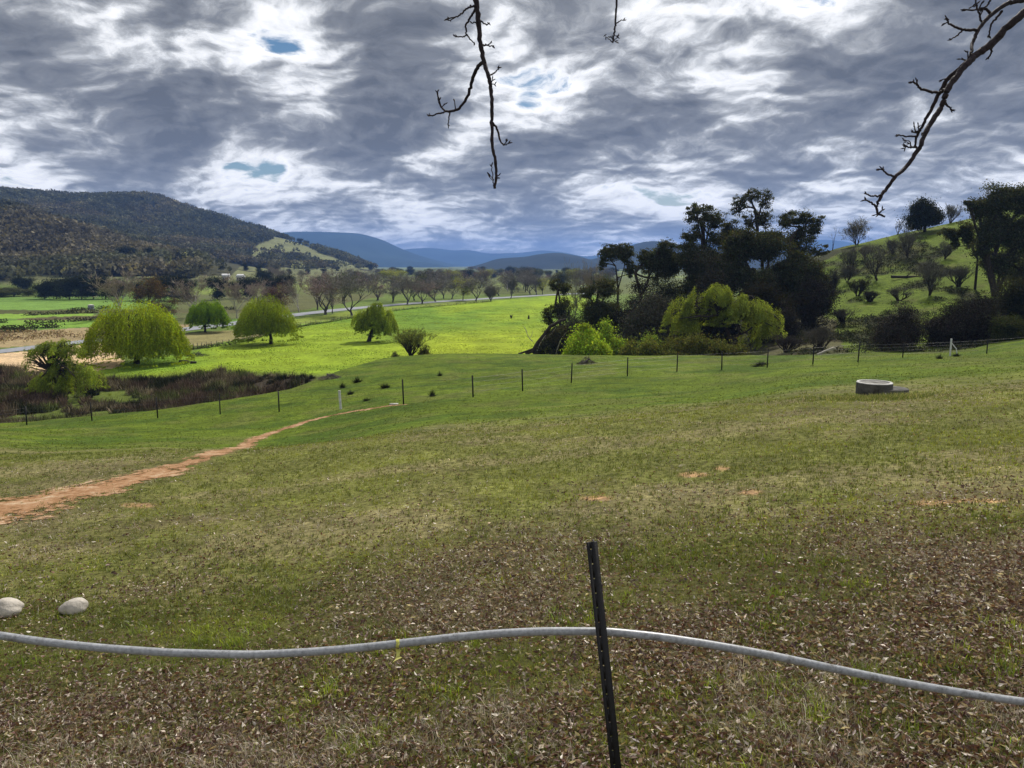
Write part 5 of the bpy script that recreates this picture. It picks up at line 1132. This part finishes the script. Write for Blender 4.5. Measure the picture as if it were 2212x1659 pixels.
tag(m.build('dry_straw', M['litter']), kind='stuff')
# weeds round the well
g = hit(1887, 858, 15); n = 9000; X = g[0]+r.normal(-.15, .85, n); Y_ = g[1]-R1*1.1+r.normal(-.05, .22, n)-.25*np.abs(X-g[0])*0; 
b_ = np.stack([X, Y_, gz(X, Y_)], 1); d = rdir(n, r)*[.5, .5, .3]+[0, 0, .7]; L_ = (.20*r.uniform(.3, 1.2, n)*(.4+.9*vn(X, Y_, .4, 6, 2)))[:, None]; s = np.cross(d, rdir(n, r)); s /= np.linalg.norm(s, axis=1)[:, None]
tag(mk('well_weeds', np.stack([b_-s*.008, b_+s*.008, b_+d*L_], 1).reshape(-1, 3), np.arange(3*n).reshape(-1, 3), M['blade'], None, np.repeat(np.where(r.random((n, 1)) < .3, [[.35, .32, .2]], [[.12, .16, .05]])*np.exp(r.normal(0, .3, (n, 1))), 3, 0)), kind='stuff')

# ================================================================== THE FAR VALLEY
def proto_bare(seed, col, H=12., Wd=10., **kw):
    kw.setdefault('ribbon', .058); kw.setdefault('levels', 6); kw.setdefault('kids', (3, 4)); kw.setdefault('spread', .48); kw.setdefault('trunkfrac', .16); kw.setdefault('r0', .28)
    o = bare_tree('bare_tree', (0, 0, 0), H, Wd, col, kw.pop('bark', 'greybark'), 'x', None, np.random.default_rng(seed), **kw); o['proto'] = 1; return (o, H, Wd, children(o))
def proto_leafy(seed, col, H=12., Wd=11., n=7000, ls=.55, bark='bark', name='tree', sub=30, subr=.4, kinds='round', mat='euc', trunk=.3):
    r = np.random.default_rng(seed); bx = []
    if kinds == 'tall': bx = [(0, 0, H*q, Wd*.5*w, Wd*.5*w, H*.2, w) for q, w in ((.25, .8), (.45, 1.), (.65, .85), (.85, .5))]
    else:
        for i in range(6): bx.append((r.uniform(-.3, .3)*Wd, r.uniform(-.3, .3)*Wd, H*r.uniform(.42, .76), Wd*r.uniform(.22, .32), Wd*.28, H*r.uniform(.18, .26), 1.))
        if kinds == 'full': bx += [(r.uniform(-.3, .3)*Wd, 0, H*.25, Wd*.3, Wd*.3, H*.22, 1.) for i in range(2)]
    o = crown_tree(name, (0, 0, 0), bx, [(0, 0, -.5), (.1, 0, H*.2), (.2, 0, H*.45)], col, ls, n, bark, mat, trunk, sub=sub, subr=subr, label='x', r=r); return (o, H, Wd, children(o))
PR = {
 'grey': proto_bare(1, (.19, .175, .155)), 'grey2': proto_bare(2, (.17, .155, .14), spread=.42), 'grey3': proto_bare(13, (.16, .15, .125), trunkfrac=.2, spread=.55),
 'purple': proto_bare(3, (.24, .18, .16)), 'pale': proto_bare(4, (.28, .235, .19), bark='palebark', spread=.4, trunkfrac=.2), 'pale2': proto_bare(14, (.24, .20, .16), bark='palebark', spread=.42, trunkfrac=.18),
 'fan': proto_bare(5, (.17, .15, .12), stems=7, fan=.35, trunkfrac=.12, H=8, Wd=7), 'brown': proto_leafy(6, (.12, .085, .04), n=6000, ls=.42), 'rust': proto_leafy(16, (.10, .06, .04), n=6000, ls=.4, kinds='full'),
 'dark': proto_leafy(7, (.026, .032, .020), kinds='full', n=9000), 'dark2': proto_leafy(17, (.03, .036, .022), kinds='full', n=9000), 'olive': proto_leafy(8, (.07, .078, .035), kinds='full', n=6000),
 'lime': proto_leafy(9, (.22, .24, .07), n=6000, mat='leaf', ls=.45), 'spire': proto_leafy(10, (.035, .035, .025), H=14, Wd=3.4, n=3500, kinds='tall', ls=.4), 'leanbare': proto_bare(11, (.07, .065, .055), spread=.6)}
usedp = set()
def far(kind, name, bx_, by_, top, wpx, label, group=None, Y=None, rot=None, lean=0.):
    o, H, Wd, kids = PR[kind]; g = hit(bx_, by_, 125) if Y is None else gp(bx_, Y, by_)
    zt = P(bx_, top, g[1])[2]-g[2]; w = wpx/FPX*g[1]
    if kind in usedp:
        c = dup(o, g, 0, 1, label, group, kids)
        if 'group' in c.keys() and not group: del c['group']
    else: c = o; usedp.add(kind); c.location = [float(q_) for q_ in g]; c['label'] = label; (group and c.__setitem__('group', group))
    if 'proto' in c.keys(): del c['proto']
    c.name = name; c.scale = (w/Wd, w/Wd, zt/H); c.rotation_euler = (0, lean, (bx_*1.7+by_) % 6.28 if rot is None else rot)
    c['category'] = 'shrub' if 'shrub' in name else ('hedge' if 'hedge' in name else 'tree'); return c
RG = 'bare trees lining the valley road'
rows = [
 ('pale', 262, 690, 581, 84, 'large bare tree with pale white limbs behind the broadest willow'),
 ('brown', 322, 672, 590, 58, 'brown-leaved tree just right of the large pale-limbed bare tree'),
 ('rust', 356, 686, 640, 46, 'low russet scrubby tree at the right shoulder of the broadest willow'),
 ('pale2', 424, 688, 597, 74, 'bare pale tree rising directly behind the small weeping willow'),
 ('pale', 512, 688, 594, 66, 'bare tree with reddish twigs left of the round olive willow'),
 ('purple', 560, 668, 606, 44, 'brownish bare tree peeping over the left side of the round willow'),
 ('rust', 600, 666, 608, 54, 'rounded rusty-brown tree behind the right of the round willow'),
 ('pale2', 646, 675, 596, 40, 'thin pale-trunked bare tree right of the round willow'),
 ('purple', 686, 669, 590, 44, 'bare tree with a bright white trunk base by the road bend'),
 ('purple', 703, 680, 593, 72, 'dark multi-limbed bare tree at the road bend'),
 ('grey2', 718, 677, 600, 34, 'slim bare tree touching the dark one at the road bend'),
 ('grey', 760, 682, 590, 76, 'tallest dark-trunked bare tree just left of the peaked willow'),
 ('purple', 816, 649, 603, 58, 'brown bare tree above the peaked willow'),
 ('grey3', 849, 653, 604, 44, 'bare tree with greenish haze right of the peaked willow'),
 ('grey', 880, 658, 594, 52, 'dark straight-trunked bare tree in front of the road, right of the peaked willow'),
 ('grey2', 895, 649, 602, 44, 'bare tree behind the road between two darker trunks'),
 ('purple', 912, 656, 603, 50, 'short-trunked reddish bare tree on the near verge of the road'),
 ('grey3', 941, 652, 602, 50, 'bare tree with a leaning trunk on the near road verge'),
 ('grey', 958, 645, 604, 36, 'small dark bare tree behind the road, before the lime-topped tree'),
 ('grey2', 976, 646, 602, 34, 'narrow grey bare tree left of the lime-topped tree'),
 ('lime', 1000, 649, 598, 38, 'pale lime-crowned tree with a thin dark trunk on the verge'),
 ('grey', 1028, 651, 598, 46, 'grey bare tree with an egg-shaped crown right of the lime tree'),
 ('fan', 1060, 651, 622, 26, 'bushy bare thicket of upright stems beside the road'),
 ('grey3', 1078, 639, 602, 42, 'wide bare tree beyond the road, left of the leaning one'),
 ('leanbare', 1103, 645, 602, 46, 'dark bare tree leaning to the right on the near side of the road'),
 ('grey', 1145, 636, 596, 36, 'bare tree beyond the road right of the leaning tree'),
 ('grey2', 1159, 637, 597, 32, 'bare tree with forked pale trunk next to the grove'),
 ('lime', 1172, 636, 600, 28, 'yellow-green tree half hidden by the leaning gum at the grove corner'),
]
for k_, (kd, bx_, by_, tp_, wp_, lb) in enumerate(rows):
    c = far(kd, {'brown': 'brown_tree', 'rust': 'russet_tree', 'lime': 'lime_tree', 'fan': 'bare_shrub'}.get(kd, 'bare_tree'), bx_, by_, tp_-2, wp_*(1.75 if kd in ('grey', 'grey2', 'grey3', 'purple', 'pale', 'pale2') else 1.2), lb, RG, lean=radians(20) if kd == 'leanbare' else 0., rot=0 if kd == 'leanbare' else None)
far('grey3', 'bare_poplar', 1240, 700, 566, 36, 'tall grey bare poplar rising behind the broken trees of the grove', None, Y=190)
far('pale2', 'bare_poplar', 1268, 700, 560, 34, 'tall straw-coloured bare poplar behind the grove, left of the slender gum', None, Y=190)
far('pale', 'bare_poplar', 1292, 700, 562, 34, 'straw-coloured bare poplar half hidden behind the slender gum', None, Y=188)
far('spire', 'poplar', 1108, 625, 592, 10, 'dark narrow poplar column far beyond the road', None)
# dark evergreen plantation on the left and trees behind
ev = [(96, 645, 606, 44), (122, 645, 598, 46), (150, 646, 594, 46), (176, 646, 592, 44), (202, 645, 592, 44), (228, 645, 594, 44), (254, 645, 596, 40)]
for i, (a_, b_, c_, d_) in enumerate(ev): far('dark' if i % 2 else 'dark2', 'evergreen_tree', a_, b_+1, c_, d_, 'dark evergreen in the dense straight-edged plantation block at the left', 'dark evergreens of the plantation block')
for (a_, b_, c_, d_, lb) in [(348, 650, 594, 40, 'dark evergreen right of the brown-leaved tree'), (378, 650, 590, 44, 'dark evergreen left of the pale bare tree behind the weeping willow'), (470, 648, 594, 44, 'dark evergreen between the two pale bare trees'), (405, 650, 600, 36, 'dark evergreen hidden behind the pale bare tree over the weeping willow'),
                             (540, 645, 594, 40, 'dark evergreen above the left of the round willow'), (585, 640, 598, 44, 'dark evergreen above the middle of the round willow'), (620, 640, 590, 36, 'dark evergreen above the right edge of the round willow'), (510, 645, 604, 34, 'small dark evergreen behind the reddish bare tree'),
                             (300, 650, 606, 36, 'dark evergreen glimpsed between the pale-limbed and the brown-leaved tree')]: far('dark', 'evergreen_tree', a_, b_, c_, d_, lb, 'dark evergreens behind the roadside trees')
for (a_, b_, c_, d_, lb) in [(30, 640, 616, 66, 'pale green rounded hedge trees at the far left edge'), (4, 642, 624, 50, 'low green bush cut by the left edge at the field end'), (62, 640, 622, 36, 'small pale green bush left of the plantation block')]: far('olive', 'green_shrub', a_, b_, c_, d_, lb)
far('dark2', 'evergreen_tree', 50, 632, 590, 40, 'dark tree behind the pale green hedge trees at the far left'); far('dark2', 'evergreen_tree', 290, 568, 527, 26, 'dark pine beside the hillside houses, right one', Y=640); far('dark', 'evergreen_tree', 272, 572, 530, 30, 'dark pine on the spur left of the hillside houses', Y=640)
far('dark2', 'evergreen_tree', 322, 562, 526, 16, 'narrow dark pine directly above the houses', Y=650); far('dark', 'evergreen_tree', 425, 585, 556, 22, 'dark round tree in the clearing right of the houses', Y=640)
r = np.random.default_rng(55); kk_ = ['grey', 'grey2', 'grey3', 'purple', 'lime', 'grey2', 'olive', 'olive', 'grey', 'dark2', 'purple', 'pale2', 'grey3']
for i in range(215):
    Yf = float(np.exp(r.uniform(math.log(440), math.log(1500)))); px = r.uniform(560, 1330)
    if px < 800 and Yf > 620: continue
    kd = kk_[r.integers(len(kk_))] if Yf < 900 else ['dark', 'dark2', 'olive', 'grey'][r.integers(4)]
    g = gp(px, Yf, 600); hgt = r.uniform(8, 15); pxx, pyy = proj(g[0], g[1], g[2]); py = float(pyy); top = py-hgt/Yf*FPX
    far(kd, 'valley_tree', px, py, top, hgt*r.uniform(.8, 1.25)/Yf*FPX, 'one of many small hazy trees scattered over the far valley floor beyond the road', 'small trees across the far valley floor', Y=Yf)
for (px, Y_, top, w, lb) in [(648, 900, 527, 12, ''), (662, 900, 530, 12, ''), (676, 950, 533, 10, ''), (690, 1000, 536, 10, ''), (735, 1000, 541, 11, ''), (744, 1000, 543, 9, ''), (756, 1050, 546, 10, ''), (775, 1100, 558, 10, ''), (783, 1100, 556, 7, ''), (792, 1100, 560, 8, ''), (596, 800, 580, 14, ''), (625, 800, 570, 12, ''), (560, 760, 575, 16, ''), (530, 740, 585, 16, ''), (700, 900, 570, 12, ''), (665, 860, 575, 12, ''), (730, 1000, 575, 10, '')]:
    Ysk = np.linspace(700, 1900, 200); xsk = (px-CX)/FPX*Ysk*1.0; ysk = proj(xsk, Ysk, gz(xsk, Ysk))[1]
    Y_ = float(Ysk[np.argmin(ysk)]) if top < 562 else Y_; g = gp(px, Y_, 560); pyb = float(proj(g[0], g[1], g[2])[1]); far('dark', 'hillside_tree', px, pyb, pyb-w*1.05, w, 'isolated dark tree on the bare nose of the forested hill', 'isolated trees on the hill nose', Y=Y_)

# forest cloaking the range on the left: canopy clumps spread over the slopes
r = np.random.default_rng(66); n = 30000
Yt = np.exp(r.uniform(math.log(470), math.log(1900), n)); at = r.uniform(-.80, .0, n); Xt = at*Yt; Zt = gz(Xt, Yt); pxx, pyy = proj(Xt, Yt, Zt)
cl = clearing(Xt, Yt, pxx, pyy)
hm = (Zt > 6) & (pyy > 380) & ((cl < .5) | (r.random(n) < .008+.10*(vn(Xt, Yt*.5, 30, 64, 2) > .58))) & ((Zt > 9) | (pxx < 420)) & ((pxx < 440) | (Yt > 960) | (r.random(n) < .01))
w_ = r.random(n) < np.clip((Yt/1100)**.6, .35, 1); k = hm & w_; Xt, Yt, Zt, pxx = Xt[k], Yt[k], Zt[k], pxx[k]
nc = 34; S = r.uniform(4., 8.5, len(Xt)); u_ = rdir(len(Xt)*nc, r).reshape(len(Xt), nc, 3); u_[..., 2] = np.abs(u_[..., 2])
pos = (np.stack([Xt, Yt, Zt+S*.35], 1)[:, None]+u_*S[:, None, None]*[1., 1., 1.05]*r.uniform(.75, 1.05, (len(Xt), nc, 1))).reshape(-1, 3)
tn = np.exp(r.normal(0, .30, (len(Xt), 1)))*lerp(np.broadcast_to(np.array([.068, .072, .044]), (len(Xt), 3)), (.092, .082, .056), sm(.4, .65, vn(Xt, Yt*.5, 90, 67, 3)))*(.75+.9*vn(Xt, Yt*.5, 40, 68, 2))[:, None]
cc = np.repeat(tn, nc, 0)*np.exp(r.normal(0, .22, (len(Xt)*nc, 1)))
Vv, F = cards(pos, 3.4, .8, 0., r, u_.reshape(-1, 3)[:, [1, 2, 0]]); tag(mk('hill_forest', Vv, F, M['euc'], None, np.repeat(cc, 4, 0)), kind='stuff')

# houses on the spur
def house(px, Y, w, d, h, label, rz=0., roof='metal_roof'):
    b = gp(px, Y, 580); root = empty('hillside_house', b, label, 'house', None); root.rotation_euler = (0, 0, rz)
    m = MB(); box(m, (0, 0, h/2-.6), (w, d, h+1.2)); m.build('wall', M['cream'], root)
    m = MB(); x, y = w/2+.5, d/2+.5; rh = 2.0
    Vv = [(-x, -y, h+.01), (x, -y, h+.01), (x, y, h+.01), (-x, y, h+.01), (-x, 0, h+rh), (x, 0, h+rh)]; m.add(Vv, [[0, 1, 5, 4], [2, 3, 4, 5], [0, 3, 2, 1]]); m.add(Vv, [[0, 4, 3], [1, 2, 5]]); m.build('roof', M[roof], root)
    for u in (-.32, 0., .3):
        m = MB(); box(m, (u*w, -d/2-.03, h*.52), (w*.14, .06, h*.42)); m.build('window', M['dark'], root)
house(336, 632, 9, 6, 2.8, 'small white-roofed house highest on the spur of the forested hill')
house(338+22, 600, 12, 6, 3, 'pale-roofed house in the clearing below the highest house', .15)
house(313+10, 600, 9, 5, 2.6, 'low pale-roofed shed left of the clearing house', -.1)
house(412, 640, 5, 5, 2.4, 'tiny white hut near the dark round tree on the spur')
house(487, 560, 4.5, 4, 2.6, 'cream house glimpsed among trees at the foot of the spur, left one', .2); house(519, 560, 4.5, 4, 2.6, 'cream house among trees at the foot of the spur, right one', -.2)
# water tank in the far field
g = hit(197, 668, 150); s_ = g[1]/FPX; root = empty('water_tank', g, 'small round grey water tank standing in the green field at the left', 'tank')
m = MB(); tube(m, [(0, 0, -.2), (0, 0, 9.*s_)], 6.2*s_, 24); m.build('tank_body', M['tank'], root); m = MB(); tube(m, [(0, 0, 9.03*s_), (0, 0, 10.4*s_)], [6.5*s_, 1.2*s_], 24); m.build('tank_roof', M['concrete_pale'], root)

# dark weed lines in the left farmland
r = np.random.default_rng(90); n = 5200; ww = [(0, 712, 130, 708), (-60, 700, 60, 694), (60, 682, 210, 676), (60, 700, 235, 690), (-80, 722, 70, 716), (150, 672, 235, 666), (395, 672, 520, 668), (230, 655, 420, 652)]
P_ = []
for (x0, y0_, x1, y1_) in ww:
    h0, h1 = hit(x0, y0_, 120), hit(x1, y1_, 120); t = r.random(n//len(ww)); q = h0[None, :2]*(1-t[:, None])+h1[None, :2]*t[:, None]+r.normal(0, .8, (len(t), 2)); kk2 = vn(q[:, 0], q[:, 1], 5, 91, 2) > .42; q = q[kk2]
    P_.append(np.stack([q[:, 0], q[:, 1], gz(q[:, 0], q[:, 1])+r.random(len(q))**1.4*1.1], 1))
scatter_cards('field_weeds', None, np.concatenate(P_), .6, (.045, .05, .025), 'euc', r=r)
r = np.random.default_rng(93); n = 26000; Yt = r.uniform(120, 185, n); Xt = Yt*r.uniform(-.8, -.42, n); a_, b_ = proj(Xt, Yt, gz(Xt, Yt)); k = (((b_ > 712) & (b_ < 745-(a_*.09)) & (a_ < 395)) ) & (vn(Xt, Yt, 4, 94, 3) > .45); Xt, Yt = Xt[k], Yt[k]
scatter_cards('roadside_scrub', None, np.stack([Xt, Yt, gz(Xt, Yt)+r.random(len(Xt))*.7], 1), .4, (.19, .145, .095), 'euc', r=r)

# ---- distant ranges
def ridge(name, prof, Y, depth, base=0., rough=8., seed=1, col=(.03, .045, .03)):
    prof = np.array(prof, float); n = 420; px = np.linspace(prof[0, 0], prof[-1, 0], n); py = pchip(prof[:, 0], prof[:, 1], px)
    crest = np.array([zpy(b_, Y) for b_ in py]); x = (px-CX)/FPX*Y
    t = np.linspace(-1, 1, 41); X = np.repeat(x[:, None], 41, 1); Yg = Y+t[None]*depth+0*X; sh = np.cos(t*pi/2)**1.15
    Z = base+(crest[:, None]-base)*sh[None]+(vn(X, Yg, depth*.4, seed, 4)-.5)*rough*(1-np.abs(t)**8)[None]*(.3+1.6*np.abs(t))[None]
    ii = np.arange(Z.size).reshape(Z.shape); F = np.stack([ii[:-1, :-1], ii[1:, :-1], ii[1:, 1:], ii[:-1, 1:]], -1).reshape(-1, 4)
    c = np.asarray(col)*(.7+.7*vn(X, Yg, depth*.12, seed+4, 4))[..., None]
    return tag(mk(name, np.stack([X, Yg, Z], -1).reshape(-1, 3), F, M['ground_far'], None, c.reshape(-1, 3), True), kind='structure')
M['ground_far'] = leaf_mat('far_forest', 0.)
ridge('distant_mountains', [(-200, 545), (300, 520), (620, 504), (700, 502), (770, 504), (820, 516), (875, 540), (940, 562), (1000, 580), (1060, 592), (1150, 596)], 6500, 1500, -20, 60, 3)
ridge('distant_mountains', [(700, 570), (850, 545), (895, 538), (935, 536), (985, 541), (1010, 540), (1060, 547), (1120, 546), (1170, 541), (1215, 545), (1260, 553), (1310, 548), (1380, 525), (1440, 530), (1600, 530), (1760, 519), (1830, 528), (2000, 540)], 9500, 1700, -20, 60, 5)
ridge('distant_hills', [(985, 592), (1010, 583), (1045, 570), (1080, 560), (1130, 556), (1160, 550), (1200, 546), (1240, 552), (1275, 560), (1330, 545), (1400, 522), (1480, 535), (1700, 548), (2000, 560)], 3600, 900, -8, 26, 7, (.035, .04, .028))
ridge('distant_hills', [(560, 600), (800, 589), (900, 586), (1000, 587), (1100, 584), (1200, 587), (1300, 584), (1500, 590)], 2300, 260, -4, 14, 9, (.03, .036, .02))
# ---- the blue air of the valley
def haze():
    m, N, L = newmat('haze'); v = N.new('ShaderNodeVolumePrincipled'); v.inputs['Color'].default_value = (.22, .43, 1., 1); v.inputs['Density'].default_value = 1.0e-4; v.inputs['Anisotropy'].default_value = .2
    o = N.new('ShaderNodeOutputMaterial'); L.new(v.outputs[0], o.inputs['Volume'])
    mb = MB(); box(mb, (0, 5700, 163), (60000, 11700, 340)); ob = mb.build('haze', m); tag(ob, kind='stuff'); return ob
haze()
sc.cycles.volume_step_rate = 4.; sc.cycles.volume_max_steps = 64

# rank tufts and dung-dark spots in the bright paddock
r = np.random.default_rng(120); n = 90000; Yt = r.uniform(112, 300, n); Xt = Yt*r.uniform(-.52, .06, n); a_, b_ = proj(Xt, Yt, gz(Xt, Yt))
k = ((a_ > 205) & (b_ > np.interp(a_, [180, 395, 470, 640, 760, 880, 1000, 1180], [800, 764, 748, 706, 688, 667, 659, 643])) & (vn(Xt, Yt, 5, 121, 3) > .44)); Xt, Yt = Xt[k], Yt[k]
cc = lerp(np.broadcast_to(np.array([.085, .16, .012]), (len(Xt), 3)), (.20, .24, .03), sm(.4, .7, vn(Xt, Yt, 9, 122, 2)))*np.exp(r.normal(0, .25, (len(Xt), 1)))
hh_ = r.uniform(.05, .16, len(Xt)); ps = np.stack([Xt, Yt, gz(Xt, Yt)], 1); w_ = r.uniform(.04, .12, len(Xt))
sd2 = rdir(len(Xt), r)*[1, .3, 0]; Vv = np.stack([ps-sd2*w_[:, None], ps+sd2*w_[:, None], ps+np.stack([0*w_, 0*w_, hh_], 1)+sd2*w_[:, None]*.4], 1).reshape(-1, 3)
tag(mk('pasture_tufts', Vv, np.arange(len(Vv)).reshape(-1, 3), M['blade'], None, np.repeat(cc, 3, 0)), kind='stuff')
